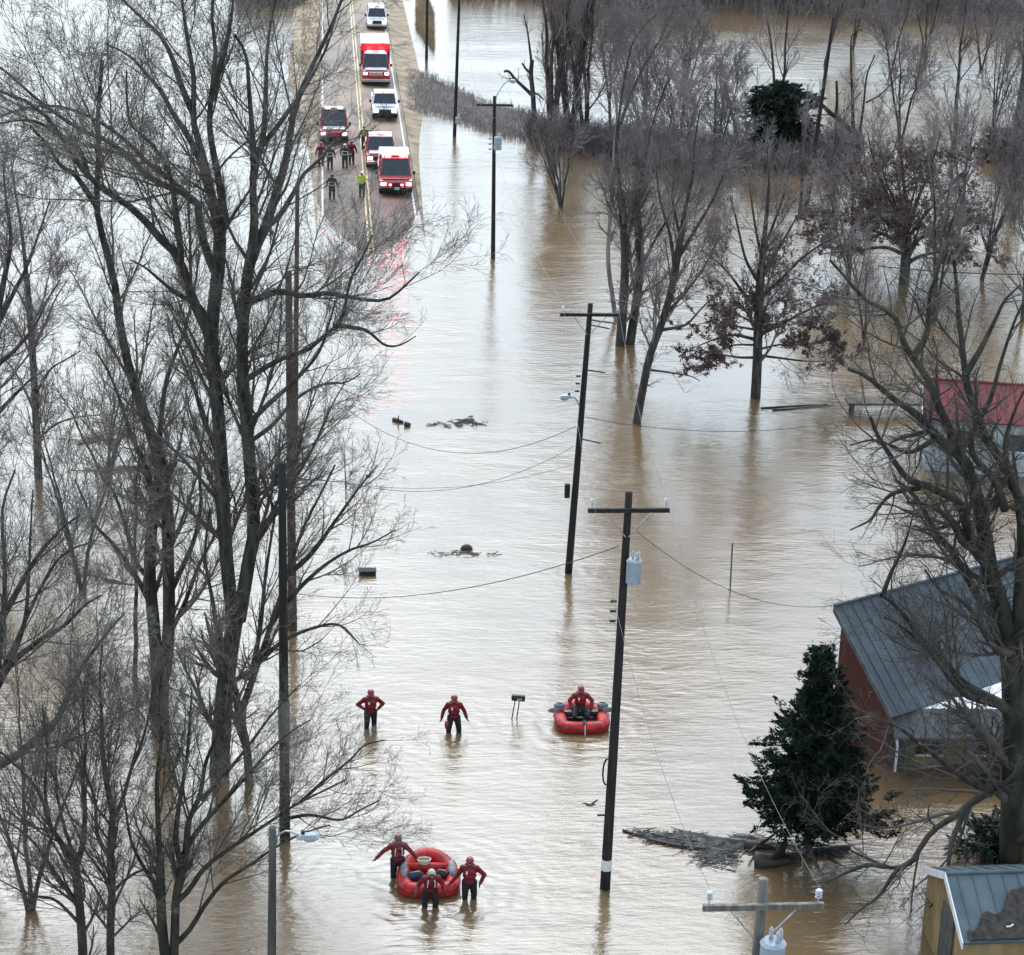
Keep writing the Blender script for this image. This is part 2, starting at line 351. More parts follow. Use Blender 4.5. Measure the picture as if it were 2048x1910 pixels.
def leaves(C, rng, size, asp=.5):
    n = len(C); a = norm(rng.normal(0, 1, (n, 3))); b = norm(np.cross(a, rng.normal(0, 1, (n, 3))))
    s = size * rng.uniform(.6, 1.4, n)[:, None]
    V = np.stack([C - a * s - b * s * asp, C + a * s - b * s * asp * .6, C + a * s * 1.1 + b * s * asp * .6, C - a * s + b * s * asp], 1).reshape(-1, 3)
    return V, np.arange(4 * n).reshape(n, 4)
# ------------------------------------------------------------------ trees
TREEG = 'bare trees standing in the flood water'
def finish_tree(root, L0, lv, mats, rng, name_t='trunk'):
    o = np.array(root.location)
    V, Q = tubes(L0); npmesh(name_t, V - o, Q, mats[0], root, smooth=True)
    if lv[0]:
        V, Q = tubes(lv[0]); npmesh('branches', V - o, Q, mats[1], root, smooth=True)
    if lv[1]:
        V, Q = tubes(lv[1]); npmesh('twigs', V - o, Q, mats[2], root)
def ramify(P, Rr, rng, spec, px):
    """spec: list of (dens, L, ang, K, up, wob, rf, t0); px = metres per source pixel at the tree."""
    br = []; tw = []; rm = px * .40
    for i, (dens, L, ang, K, up, wob, rf, t0) in enumerate(spec):
        P, Rr = grow(P, Rr, rng, dens, L, ang, K, up, wob, rf, max(.004, rm * (1.25 if i == 0 else 1.0 if i == 1 else .8)), t0)
        (br if i < 2 else tw).append((P, Rr, 5 if i == 0 else 4 if i == 1 else 3))
    return br, tw, P
def guided(label, base, limbs, spec, mats=('bark', 'twig', 'twigg'), seed=1, group=TREEG, name='bare_tree', dens=1.0):
    rng = np.random.default_rng(seed); b = at(*base); Y = b[1]
    root = empty(name, (b[0], Y, 0), 0, label, 'tree', group)
    px = (Y * .934) / F * 1.07
    Ps = []; Rs = []
    for r0, r1, ya, yb, pts in limbs:
        n = len(pts); ys = Y + np.linspace(ya, yb, n) + (np.array([0] + list(rng.normal(0, .12, n - 1))) if abs(yb) > .3 else 0)
        p = [aty(x, y, yy) for (x, y), yy in zip(pts, ys)]
        if abs(pts[0][1] - base[1]) < 6: p[0][2] = -.5
        Ps.append(resample(p, 18)); s = np.linspace(0, 1, 18); Rs.append(r0 + (r1 - r0) * s ** .8)
    P = np.array(Ps); Rr = np.array(Rs)
    sp = [(d * dens * (1.05, 1.45, 2.0, 2.1)[i], *r) for i, (d, *r) in enumerate(spec)]
    br, tw, _ = ramify(P, Rr, rng, sp, px)
    finish_tree(root, [(P, Rr, 9)], (br, tw), [MT[m] for m in mats], rng)
    return root
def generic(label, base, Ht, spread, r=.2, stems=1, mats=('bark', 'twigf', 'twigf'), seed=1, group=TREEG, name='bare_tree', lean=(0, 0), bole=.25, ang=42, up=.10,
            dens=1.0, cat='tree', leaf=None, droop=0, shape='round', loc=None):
    rng = np.random.default_rng(seed); b = at(*base) if loc is None else np.array(loc, float)
    root = empty(name, (b[0], b[1], 0), 0, label, cat, group)
    px = (np.hypot(b[1], CAMH)) / F
    K = 14; Ps = []; Rs = []
    for i in range(stems):
        a = rng.uniform(0, 6.28); off = 0 if stems == 1 else spread * .28
        q = np.linspace(0, 1, K)
        p = np.stack([b[0] + lean[0] * q + off * np.cos(a) * q ** 1.3 + np.cumsum(rng.normal(0, .006 * Ht, K)) * q ** .5,
                      b[1] + lean[1] * q + off * np.sin(a) * q ** 1.3 + np.cumsum(rng.normal(0, .006 * Ht, K)) * q ** .5, -.5 + (Ht * (.86 if i == 0 else rng.uniform(.7, .85)) + .5) * q], 1)
        Ps.append(p); Rs.append(r * (1 - .85 * q ** .9) * (1 if stems == 1 else .75))
    P = np.array(Ps); Rr = np.array(Rs)
    n1 = spread * .60
    l1 = grow(P, Rr, rng, 19 / Ht / max(1, stems * .6), n1, ang, 10, up, .10, .5, px * .7, bole, .97, taper=.55)
    if droop:   # wide low limbs
        l2 = grow(P, Rr, rng, 10 / Ht, n1 * .95, 80, 9, -.02, .08, .4, px * .7, bole, bole + .25, taper=0)
        l1p = [l1, l2]
    else: l1p = [l1]
    br = [(p, q, 5) for p, q in l1p]; tw = []; leafp = []
    for (P1, R1) in l1p:
        P2, R2 = grow(P1, R1, rng, 2.3 * dens, n1 * .5, 38, 7, up * .7, .13, .55, px * .6, .12)
        P3, R3 = grow(P2, R2, rng, 3.5 * dens, n1 * .27, 36, 5, up * .5, .16, .6, px * .42, .1)
        P4, R4 = grow(P3, R3, rng, 4.4 * dens, n1 * .15, 36, 3, up * .3, .18, .7, px * .36, .1)
        br.append((P2, R2, 4)); tw += [(P3, R3, 3), (P4, R4, 3)]; leafp.append(P4[:, 1:].reshape(-1, 3))
    finish_tree(root, [(P, Rr, 9)], (br, tw), [MT[m] for m in mats], rng)
    if leaf:
        C = np.concatenate(leafp); hz = C[:, 2] / Ht
        keep = rng.random(len(C)) < np.clip(leaf[1] * np.exp(-((hz - leaf[2]) / leaf[3]) ** 2), 0, 1) * (np.sin(C[:, 0] * 2.1) * np.sin(C[:, 1] * 1.7 + C[:, 2] * 2.3) > -.35)
        C = C[keep] + rng.normal(0, .06, (keep.sum(), 3))
        V, Q = leaves(C, rng, leaf[4]); npmesh('dead_leaves', V - np.array(root.location), Q, MT[leaf[0]], root)
    return root
# levels: (density per metre, length, angle, K, up, wobble, radius factor, t0)
SP_BIG = [(1.25, 5.4, 40, 10, .07, .08, .36, .12), (1.9, 2.4, 40, 7, .05, .12, .55, .1), (3.0, .95, 38, 5, .03, .15, .6, .08), (3.4, .42, 36, 3, .0, .18, .7, .1)]
SP_MED = [(1.35, 4.2, 36, 10, .09, .08, .36, .12), (2.0, 1.9, 36, 6, .05, .12, .55, .1), (3.2, .75, 36, 4, .03, .15, .6, .08), (3.4, .34, 36, 3, .0, .18, .7, .1)]

# the great dark tree behind the left poles
guided('great dark bare tree left of the road, two thick stems behind the brown poles', (436, 1547), [
    (0.361, 0.272, 0, 0, [(436, 1547), (448, 1400), (462, 1290), (472, 1230)]),
    (0.232, 0.208, 0, .4, [(466, 1240), (452, 1100), (445, 960), (436, 820), (424, 700), (428, 610), (437, 540), (440, 475)]),
    (0.241, 0.176, 0, -.5, [(478, 1240), (498, 1120), (508, 1060), (500, 930), (488, 780), (484, 700), (490, 600), (496, 545), (503, 510)]),
    (0.172, 0.040, .4, 1.5, [(440, 480), (425, 400), (413, 340), (398, 285), (387, 240), (388, 170), (384, 130), (372, 60), (362, -20)]),
    (0.155, 0.040, .4, -1.5, [(441, 480), (446, 420), (436, 350), (424, 290), (419, 240), (424, 180), (431, 100), (424, 40), (428, -30)]),
    (0.112, 0.024, -.6, -1, [(424, 200), (436, 150), (452, 95), (462, 40), (468, -30)]),
    (0.163, 0.032, .4, 4, [(438, 560), (412, 500), (398, 440), (394, 405), (355, 380), (299, 357), (264, 317), (204, 276), (158, 258), (81, 204), (20, 150), (-20, 120)]),
    (0.103, 0.024, 2, 2.5, [(394, 405), (370, 385), (330, 350), (300, 330), (260, 290), (210, 250), (130, 215), (60, 215), (-20, 240)]),
    (0.146, 0.024, .3, 2.0, [(418, 380), (400, 320), (375, 270), (352, 238), (332, 200), (317, 176), (290, 145), (264, 116), (235, 98), (211, 88)]),
    (0.120, 0.024, 1, 3, [(388, 230), (362, 170), (342, 110), (318, 68), (290, 42), (246, 0), (220, -30)]),
    (0.189, 0.040, 0, -3, [(430, 690), (395, 620), (372, 560), (362, 522), (335, 490), (317, 474), (280, 430), (246, 404), (205, 378), (176, 352), (150, 318), (120, 270), (75, 215), (20, 190), (-30, 170)]),
    (0.112, 0.024, -1, -2, [(362, 522), (358, 470), (350, 410), (340, 350), (322, 315), (306, 290), (282, 268), (260, 245), (254, 200), (253, 141)]),
    (0.095, 0.024, -1, -2.6, [(176, 352), (160, 300), (135, 285), (105, 260), (60, 240), (0, 246)]),
    (0.163, 0.040, -.4, -.8, [(503, 512), (509, 440), (506, 380), (508, 317), (505, 270), (502, 229), (498, 180), (492, 110), (470, 70)]),
    (0.129, 0.024, -.4, 1, [(506, 360), (514, 320), (525, 282), (530, 230), (532, 175), (534, 110), (541, 50), (556, -20)]),
    (0.189, 0.040, -.4, 2.2, [(503, 516), (520, 475), (532, 452), (545, 410), (556, 375), (570, 330), (580, 270), (592, 210), (612, 160), (640, 100), (668, 40), (690, -20)]),
    (0.112, 0.024, .6, 3, [(532, 455), (560, 430), (590, 380), (606, 350), (640, 318), (672, 280), (700, 250)]),
    (0.095, 0.024, 0, 1.5, [(525, 290), (548, 262), (575, 225), (600, 190), (625, 150), (655, 90), (672, 30)]),
    (0.129, 0.024, -.3, -4, [(490, 605), (520, 596), (560, 582), (605, 592), (650, 586), (694, 593), (735, 600), (770, 600), (795, 585), (822, 560), (838, 545)]),
    (0.103, 0.024, -.3, -3, [(492, 760), (530, 735), (575, 712), (615, 700), (650, 670), (676, 650), (690, 615), (700, 560), (722, 520), (745, 470)]),
    (0.086, 0.016, -1, -2, [(676, 650), (705, 655), (735, 662), (770, 690), (800, 690), (832, 672)]),
    (0.103, 0.024, -.3, -2, [(495, 850), (535, 810), (575, 775), (610, 740), (640, 700), (660, 640), (672, 600)]),
    (0.112, 0.024, 0, -2, [(414, 640), (395, 610), (350, 585), (320, 560), (290, 535), (262, 520)]),
    (0.086, 0.024, 0, 2, [(505, 880), (545, 850), (590, 800), (640, 770), (690, 765), (720, 748)]),
    (0.095, 0.024, 0, 1.5, [(446, 900), (415, 860), (395, 800), (380, 740), (360, 690)]),
], SP_BIG, seed=11)

guided('tall grey bare tree at left with two stems parting low above the water', (319, 1442), [
    (.36, .31, 0, 0, [(319, 1442), (320, 1390), (322, 1340)]),
    (.24, .20, 0, .3, [(316, 1350), (308, 1250), (300, 1150), (304, 1050), (312, 980)]),
    (.24, .19, 0, -.3, [(330, 1350), (338, 1250), (337, 1130), (333, 1020), (326, 940)]),
    (.21, .06, 0, 0, [(326, 945), (306, 880), (282, 810), (262, 750), (248, 690), (234, 610), (229, 563), (212, 500), (200, 450), (192, 405), (196, 350), (197, 290), (197, 210), (205, 120)]),
    (.12, .03, 0, -1.5, [(192, 410), (175, 385), (150, 350), (120, 330), (95, 290), (60, 250)]),
    (.13, .03, 0, 1, [(312, 985), (318, 900), (326, 800), (342, 730), (370, 660), (392, 560), (398, 500)]),
    (.12, .03, 0, -1.5, [(308, 990), (290, 930), (262, 870), (240, 800), (215, 740), (190, 700)]),
    (.12, .03, 0, 1.5, [(334, 1200), (362, 1140), (388, 1080), (402, 1010), (398, 930), (410, 850)]),
    (.12, .03, 0, -2, [(308, 1220), (270, 1150), (228, 1090), (190, 1050), (168, 1000), (150, 960)]),
    (.10, .03, 0, 1.5, [(334, 1280), (372, 1200), (398, 1130), (430, 1070), (455, 1010), (480, 960)]),
    (.10, .03, 0, 1.5, [(300, 1160), (270, 1120), (248, 1040), (225, 980), (200, 930)]),
], SP_MED, mats=('bark', 'twigg', 'twigg'), seed=12, dens=1.05)

guided('slim dark bare tree far left, straight trunk rising through grey twigs', (77, 955), [
    (.20, .14, 0, 0, [(77, 955), (74, 880), (70, 790), (66, 720), (61, 650), (54, 560)]),
    (.12, .03, 0, 0, [(54, 565), (48, 500), (40, 440), (30, 380), (22, 320)]),
    (.08, .02, 0, 1, [(66, 700), (85, 660), (110, 600), (135, 560)]),
    (.08, .02, 0, -1, [(70, 790), (100, 740), (130, 720), (165, 700)]),
    (.08, .02, 0, 1, [(72, 830), (45, 770), (20, 730), (-10, 700)]),
    (.07, .02, 0, -1, [(62, 640), (40, 590), (15, 560), (-15, 540)]),
    (.07, .02, 0, -1, [(74, 880), (110, 850), (150, 835), (200, 830)]),
], SP_MED, mats=('bark', 'twigf', 'twigf'), seed=13)

guided('dense twiggy bare tree reaching in from the left edge of the frame', (-40, 1040), [
    (.26, .2, 0, 0, [(-40, 1040), (-30, 900), (-20, 760), (-8, 640)]),
    (.17, .03, 0, 0, [(-8, 640), (8, 560), (22, 480), (12, 400), (6, 330)]),
    (.13, .03, 0, 1, [(-10, 660), (25, 590), (55, 530), (80, 460), (100, 400)]),
    (.12, .03, 0, 1, [(-18, 740), (30, 700), (70, 650), (95, 600), (120, 560)]),
    (.13, .03, 0, -1, [(-25, 850), (20, 800), (60, 760), (90, 740)]),
    (.12, .03, 0, 1, [(-8, 640), (-5, 560), (-15, 480), (-30, 400)]),
], SP_MED, mats=('bark', 'twigf', 'twigf'), seed=14, dens=1.15)

guided('bare tree leaning in from the left edge with heavy low limbs', (-70, 1700), [
    (.34, .25, 0, 0, [(-70, 1700), (-62, 1640), (-45, 1570), (-20, 1540)]),
    (.18, .03, 0, -1, [(-20, 1540), (15, 1520), (40, 1508), (80, 1470), (113, 1441), (135, 1395), (160, 1340), (207, 1275), (250, 1225)]),
    (.15, .03, 0, 1, [(-45, 1570), (-20, 1430), (0, 1350), (30, 1290), (60, 1220), (95, 1150), (130, 1105), (180, 1085)]),
    (.15, .03, 0, 1.5, [(-20, 1400), (20, 1330), (80, 1280), (130, 1250), (170, 1210), (205, 1190)]),
    (.13, .03, 0, -1, [(-10, 1380), (5, 1250), (10, 1150), (5, 1020), (30, 940)]),
    (.13, .03, 0, 0, [(-5, 1250), (30, 1190), (70, 1120), (120, 1060), (160, 1030)]),
    (.09, .02, 0, -1, [(20, 1330), (50, 1240), (58, 1140), (62, 1050), (66, 980)]),
], SP_MED, mats=('bark', 'twig', 'twigg'), seed=15)

guided('near bare tree with forked trunk in the bottom left corner', (168, 1960), [
    (.15, .12, 0, 0, [(168, 1960), (164, 1870), (158, 1800), (151, 1735)]),
    (.10, .02, 0, .5, [(151, 1735), (165, 1690), (170, 1620), (166, 1560), (172, 1490), (166, 1420), (172, 1350)]),
    (.10, .02, 0, -.5, [(153, 1745), (125, 1690), (100, 1650), (85, 1600), (60, 1560), (20, 1520), (-20, 1490)]),
    (.07, .02, 0, -.8, [(160, 1820), (120, 1760), (80, 1700), (40, 1660), (-10, 1630)]),
    (.06, .015, 0, .6, [(100, 1650), (90, 1580), (95, 1500), (88, 1430)]),
    (.06, .015, 0, -.8, [(162, 1850), (110, 1800), (60, 1790), (0, 1760)]),
    (.06, .015, 0, .8, [(150, 1720), (128, 1650), (115, 1590), (112, 1520), (120, 1450)]),
], [(1.9, 3.6, 36, 9, .09, .07, .42, .10), (2.4, 1.6, 34, 7, .06, .12, .55, .1), (3.6, .55, 36, 4, .03, .15, .6, .08), (3.8, .26, 36, 3, .0, .18, .7, .1)],
       mats=('bark', 'twig', 'twigg'), seed=16, dens=1.25)
guided('near bare tree with one straight dark stem, second from the bottom left corner', (222, 1960), [
    (.13, .10, 0, 0, [(222, 1960), (221, 1870), (224, 1780), (222, 1700), (226, 1630)]),
    (.10, .02, 0, 0, [(226, 1630), (214, 1570), (205, 1500), (203, 1430), (200, 1350), (205, 1290)]),
    (.07, .02, 0, -.7, [(222, 1720), (195, 1670), (190, 1600), (170, 1540), (160, 1480)]),
    (.07, .02, 0, .8, [(226, 1640), (245, 1600), (262, 1540), (285, 1480), (300, 1420), (310, 1350)]),
    (.06, .015, 0, .8, [(221, 1790), (250, 1760), (290, 1740), (330, 1760)]),
    (.06, .015, 0, -.8, [(224, 1780), (200, 1740), (170, 1700), (150, 1650)]),
], [(1.9, 3.4, 36, 9, .09, .07, .42, .10), (2.4, 1.5, 34, 7, .06, .12, .55, .1), (3.6, .5, 36, 4, .03, .15, .6, .08), (3.8, .25, 36, 3, .0, .18, .7, .1)],
       mats=('bark', 'twig', 'twigg'), seed=17, dens=1.4)
guided('near mossy bare tree with twin stems at the bottom, limbs spreading right past the posts', (338, 1950), [
    (.17, .13, 0, 0, [(338, 1950), (326, 1870), (322, 1800), (320, 1720)]),
    (.15, .11, 0, .2, [(344, 1950), (350, 1860), (352, 1800), (362, 1740), (372, 1700)]),
    (.10, .02, 0, .3, [(320, 1725), (316, 1640), (314, 1560), (322, 1480), (318, 1400), (326, 1330)]),
    (.10, .02, 0, 0, [(372, 1700), (378, 1640), (400, 1590), (410, 1530), (430, 1480), (455, 1420), (470, 1350)]),
    (.10, .02, 0, -.5, [(364, 1735), (352, 1680), (358, 1610), (372, 1530), (378, 1460), (384, 1380)]),
    (.09, .02, 0, -1, [(352, 1805), (378, 1780), (410, 1735), (455, 1700), (500, 1670), (545, 1640), (590, 1610), (640, 1585), (690, 1560)]),
    (.09, .02, 0, -1, [(349, 1890), (380, 1858), (410, 1810), (450, 1762), (500, 1730), (550, 1695), (610, 1665), (660, 1650)]),
    (.09, .02, 0, 1, [(372, 1700), (400, 1655), (450, 1600), (500, 1545), (540, 1500), (580, 1465), (620, 1440)]),
    (.07, .02, 0, 1, [(400, 1600), (440, 1560), (490, 1500), (535, 1440), (570, 1400), (600, 1370)]),
    (.07, .02, 0, .6, [(318, 1780), (285, 1730), (262, 1680), (250, 1610), (240, 1560)]),
    (.06, .02, 0, 1, [(600, 1605), (650, 1560), (700, 1520), (730, 1490), (770, 1480)]),
    (.06, .02, 0, -1, [(560, 1640), (620, 1630), (680, 1640), (720, 1620), (760, 1600)]),
], [(1.8, 3.2, 32, 9, .06, .07, .42, .12), (2.4, 1.5, 34, 7, .05, .12, .55, .1), (3.6, .5, 36, 4, .03, .15, .6, .08), (3.8, .25, 36, 3, .0, .18, .7, .1)],
       mats=('barkg', 'twig', 'twigg'), seed=18, dens=1.1)
guided('pale twiggy bare tree behind the brown poles with sprays over the open water', (500, 1560), [
    (.16, .13, 0, 0, [(500, 1560), (494, 1500), (482, 1440), (470, 1380)]),
    (.12, .03, 0, .5, [(470, 1380), (440, 1290), (425, 1200), (410, 1110), (420, 1020)]),
    (.13, .03, 0, -.5, [(480, 1430), (515, 1330), (545, 1240), (575, 1150), (605, 1060), (640, 990), (670, 930)]),
    (.11, .02, 0, -1, [(545, 1240), (595, 1180), (650, 1130), (700, 1100), (745, 1085), (790, 1060)]),
    (.11, .02, 0, -1, [(575, 1150), (620, 1110), (665, 1050), (700, 1000), (730, 960), (755, 930)]),
    (.10, .02, 0, -1, [(520, 1320), (570, 1280), (630, 1255), (680, 1250), (720, 1290)]),
    (.10, .02, 0, .5, [(500, 1360), (520, 1260), (530, 1160), (545, 1060), (560, 980), (580, 900)]),
], [(1.7, 2.2, 34, 8, .07, .08, .5, .12), (2.4, 1.2, 36, 6, .05, .12, .55, .1), (3.4, .7, 36, 4, .03, .15, .6, .08), (3.6, .3, 36, 3, .0, .18, .7, .1)],
       mats=('bark', 'twigg', 'twigg'), seed=19, dens=1.0)

# the big tree at the right edge
guided('huge mossy bare tree at the right edge, limbs sweeping left over the blue roofed house', (2030, 1740), [
    (.50, .42, 0, 0, [(2030, 1740), (2030, 1600), (2032, 1480), (2030, 1380), (2026, 1300)]),
    (.30, .24, 0, .5, [(2020, 1330), (2012, 1250), (1995, 1190), (1982, 1150), (1970, 1080), (1961, 1019)]),
    (.24, .05, .5, 0, [(1961, 1019), (1942, 960), (1929, 922), (1900, 895), (1874, 874), (1835, 830), (1793, 802), (1760, 775), (1744, 760), (1718, 745), (1696, 738)]),
    (.20, .04, .5, 1.2, [(1965, 1030), (1930, 930), (1890, 841), (1872, 800), (1861, 770), (1840, 735), (1825, 712), (1808, 690), (1796, 647), (1785, 625), (1744, 608), (1720, 590), (1696, 560), (1660, 520)]),
    (.13, .03, .8, 1.6, [(1828, 712), (1842, 690), (1854, 663), (1858, 620), (1861, 582), (1872, 555), (1888, 500)]),
    (.28, .05, 0, 2, [(2034, 1340), (2042, 1150), (2046, 1060), (2035, 987), (2005, 925), (1971, 874), (1955, 830), (1938, 793), (1930, 745), (1925, 696), (1918, 640), (1914, 582), (1908, 520)]),
    (.19, .05, .2, -1.5, [(1968, 1120), (1948, 1090), (1930, 1040), (1916, 1003), (1880, 985), (1850, 970), (1819, 961), (1797, 935), (1777, 906), (1755, 870), (1741, 835)]),
    (.17, .04, .2, -1, [(1990, 1230), (1955, 1190), (1932, 1149), (1905, 1105), (1874, 1068), (1845, 1015), (1819, 980), (1790, 960)]),
    (.20, .05, 0, -3, [(2020, 1430), (2007, 1412), (1965, 1390), (1920, 1361), (1890, 1325), (1860, 1296), (1830, 1260), (1808, 1231), (1785, 1205), (1762, 1190)]),
    (.08, .02, -2.6, -3, [(1765, 1192), (1780, 1150), (1795, 1120), (1812, 1080), (1826, 1030)]),
    (.14, .03, 0, -4, [(2000, 1410), (1960, 1400), (1925, 1385), (1880, 1330), (1845, 1290), (1800, 1250), (1770, 1235)]),
    (.14, .03, 0, -3, [(2025, 1590), (2007, 1576), (1980, 1578), (1946, 1568), (1900, 1535), (1860, 1503), (1830, 1480), (1790, 1450), (1755, 1440), (1700, 1410)]),
    (.16, .03, 0, -4, [(2040, 1565), (1990, 1580), (1950, 1600), (1915, 1630), (1880, 1650), (1850, 1680), (1821, 1727), (1790, 1735), (1769, 1732), (1730, 1715), (1700, 1700)]),
    (.11, .03, -1.5, -4, [(1930, 1620), (1915, 1655), (1903, 1684), (1898, 1720), (1894, 1753), (1880, 1790), (1860, 1814)]),
    (.09, .02, -3, -4.5, [(1830, 1718), (1790, 1745), (1760, 1790), (1720, 1820), (1690, 1850)]),
    (.09, .02, -3.5, -4, [(1769, 1732), (1735, 1730), (1700, 1742), (1660, 1760), (1620, 1770)]),
    (.14, .03, 0, 2, [(2010, 1020), (1990, 960), (1960, 930), (1940, 880), (1980, 800), (2000, 730), (2030, 640), (2060, 580)]),
    (.12, .03, 0, 1, [(2036, 990), (2010, 900), (2030, 820), (2060, 760)]),
    (.12, .03, 1, 2, [(1930, 750), (1960, 700), (1990, 640), (2010, 600), (2040, 570)]),
    (.13, .03, 0, -2, [(2010, 1300), (1975, 1275), (1950, 1230), (1920, 1200), (1880, 1180), (1850, 1140)]),
    (.10, .02, .3, 0, [(1874, 874), (1850, 890), (1815, 905), (1780, 890), (1745, 880), (1700, 890)]),
    (.10, .02, .3, -1, [(1840, 975), (1790, 985), (1760, 1010), (1740, 1040), (1700, 1060)]),
    (.16, .04, 0, -1.5, [(1985, 1160), (1960, 1110), (1925, 1085), (1900, 1040), (1855, 1010), (1815, 1005)]),
], [(1.5, 3.4, 46, 9, .03, .11, .48, .1), (2.0, 1.7, 44, 7, .03, .15, .55, .1), (2.8, .8, 42, 5, .02, .2, .6, .08), (3.0, .36, 40, 3, .0, .22, .7, .1)],
       mats=('barkg', 'twig', 'twig'), seed=21)

# trees right of the open water
guided('pair of dark trunks standing close together, pale dead stem beside them', (1248, 690), [
    (.30, .2, 0, 0, [(1240, 690), (1246, 610), (1250, 530), (1246, 440), (1240, 380)]),
    (.28, .2, .3, .3, [(1258, 690), (1270, 620), (1280, 540), (1278, 470), (1272, 400)]),
    (.12, .03, 0, 1, [(1240, 380), (1232, 300), (1240, 220), (1252, 140), (1268, 80), (1300, 40), (1345, 5)]),
    (.12, .03, 0, -1, [(1272, 400), (1290, 320), (1302, 260), (1320, 200), (1340, 150)]),
    (.12, .03, 0, 1, [(1280, 540), (1310, 480), (1340, 430), (1370, 380), (1400, 340)]),
    (.10, .03, 0, 1, [(1270, 590), (1305, 575), (1335, 550), (1360, 520)]),
    (.10, .03, 0, 1, [(1250, 500), (1270, 420), (1300, 360), (1330, 290), (1345, 220)]),
    (.10, .03, 0, 1, [(1240, 250), (1265, 180), (1290, 130), (1330, 60), (1350, 10)]),
], SP_MED, mats=('bark', 'twigf', 'twigf'), seed=22)
guided('pale dead stem with a broken top left of the paired dark trunks', (1228, 640), [
    (.15, .10, 0, 0, [(1234, 650), (1226, 600), (1216, 520), (1220, 440), (1226, 360), (1230, 280)]),
    (.09, .05, 0, 0, [(1230, 285), (1234, 230), (1228, 175)]),
    (.09, .04, 0, .3, [(1226, 370), (1236, 330), (1238, 290)]),
], [(.8, 1.6, 40, 7, .1, .08, .5, .3), (2, .8, 36, 5, .05, .12, .55, .1), (3, .4, 36, 4, .03, .15, .6, .08), (3, .2, 36, 3, 0, .18, .7, .1)], mats=('barkp', 'twigf', 'twigf'), seed=23)
guided('leaning grey trunk rising right into a purple haze of twigs', (1271, 846), [
    (.22, .18, 0, 0, [(1271, 846), (1285, 780), (1300, 710), (1322, 650), (1340, 590), (1352, 530), (1360, 480)]),
    (.14, .03, 0, 0, [(1360, 485), (1370, 420), (1385, 350), (1390, 280), (1400, 220)]),
    (.12, .03, 0, 1, [(1354, 520), (1390, 460), (1425, 400), (1450, 340), (1465, 280)]),
    (.12, .03, 0, -1, [(1350, 540), (1340, 470), (1320, 400), (1312, 330)]),
    (.10, .03, 0, 1, [(1330, 630), (1375, 580), (1410, 530), (1440, 470)]),
    (.10, .02, 0, -1, [(1322, 660), (1370, 650), (1400, 620), (1430, 590)]),
    (.07, .02, 0, 0, [(1302, 740), (1340, 745), (1380, 752), (1400, 762)]),
    (.10, .02, 0, 0, [(1362, 480), (1345, 400), (1350, 330), (1330, 270)]),
], SP_MED, mats=('bark', 'twigf', 'twigf'), seed=24, dens=1.0)
guided('bare tree with rust brown leaves clinging to its lowest limbs', (1511, 795), [
    (.28, .22, 0, 0, [(1511, 795), (1514, 730), (1516, 660), (1518, 600), (1522, 540)]),
    (.20, .03, 0, 0, [(1522, 545), (1528, 480), (1534, 420), (1538, 360), (1534, 300)]),
    (.12, .03, 0, 1, [(1516, 670), (1560, 650), (1600, 628), (1650, 605), (1700, 588)]),
    (.11, .03, 0, -1, [(1514, 680), (1470, 670), (1440, 675), (1400, 690)]),
    (.11, .03, 0, 1, [(1518, 620), (1490, 590), (1460, 550), (1430, 520), (1400, 500)]),
    (.11, .03, 0, -1.5, [(1518, 600), (1560, 560), (1600, 520), (1640, 490), (1680, 470)]),
    (.10, .03, 0, -1.5, [(1520, 570), (1492, 520), (1475, 450), (1460, 390)]),
    (.10, .03, 0, 1.5, [(1522, 550), (1555, 500), (1590, 440), (1620, 390)]),
    (.09, .02, 0, 2, [(1514, 710), (1560, 716), (1610, 722), (1665, 722)]),
    (.07, .02, 0, .6, [(1514, 700), (1555, 690), (1600, 690), (1640, 700)]),
    (.07, .02, 0, -.5, [(1514, 690), (1470, 690), (1440, 700), (1405, 722)]),
    (.07, .02, 0, 2.5, [(1514, 660), (1460, 650), (1430, 640), (1395, 650)]),
    (.09, .02, 0, -2, [(1513, 715), (1480, 715), (1440, 712), (1410, 735)]),
    (.10, .02, 0, 2, [(1524, 520), (1510, 450), (1500, 380), (1495, 330)]),
    (.10, .02, 0, 2, [(1526, 500), (1550, 440), (1570, 380), (1580, 330)]),
    (.08, .02, 0, 3, [(1516, 650), (1540, 600), (1580, 560), (1610, 560)]),
    (.08, .02, 0, -3, [(1516, 650), (1530, 640), (1500, 640), (1460, 620)]),
], SP_MED, mats=('bark', 'twigf', 'twigf'), seed=25, name='oak_tree', dens=1.05)
def rust_leaves(root, seed, boxes, n, size, m='rust'):
    rng = np.random.default_rng(seed); Y = root.location.y; C = []
    tw = [c for c in root.children if c.name.startswith('twigs')][0]
    V = np.empty(len(tw.data.vertices) * 3, dtype=np.float32); tw.data.vertices.foreach_get('co', V); V = V.reshape(-1, 3) + np.array(root.location)
    for (z0, z1, fr) in boxes:
        s = V[(V[:, 2] > z0) & (V[:, 2] < z1)]; k = min(len(s), int(n * fr)); s = s[rng.choice(len(s), k, replace=False)]
        s = s[np.sin(s[:, 0] * 1.9 + s[:, 2]) * np.sin(s[:, 1] * 1.6 + s[:, 2] * 1.9) > -.55]; C.append(s + rng.normal(0, .05, s.shape))
    V, Q = leaves(np.concatenate(C), rng, size); npmesh('dead_leaves', V - np.array(root.location), Q, MT[m], root)
o1 = [o for o in COL.objects if o.name == 'oak_tree'][0]
zt = aty(1511, 690, o1.location.y)[2]
rust_leaves(o1, 5, [(1.6, zt + .6, .50), (zt + .6, zt + 3.0, .42), (zt + 3, zt + 6, .12)], 22000, .055)

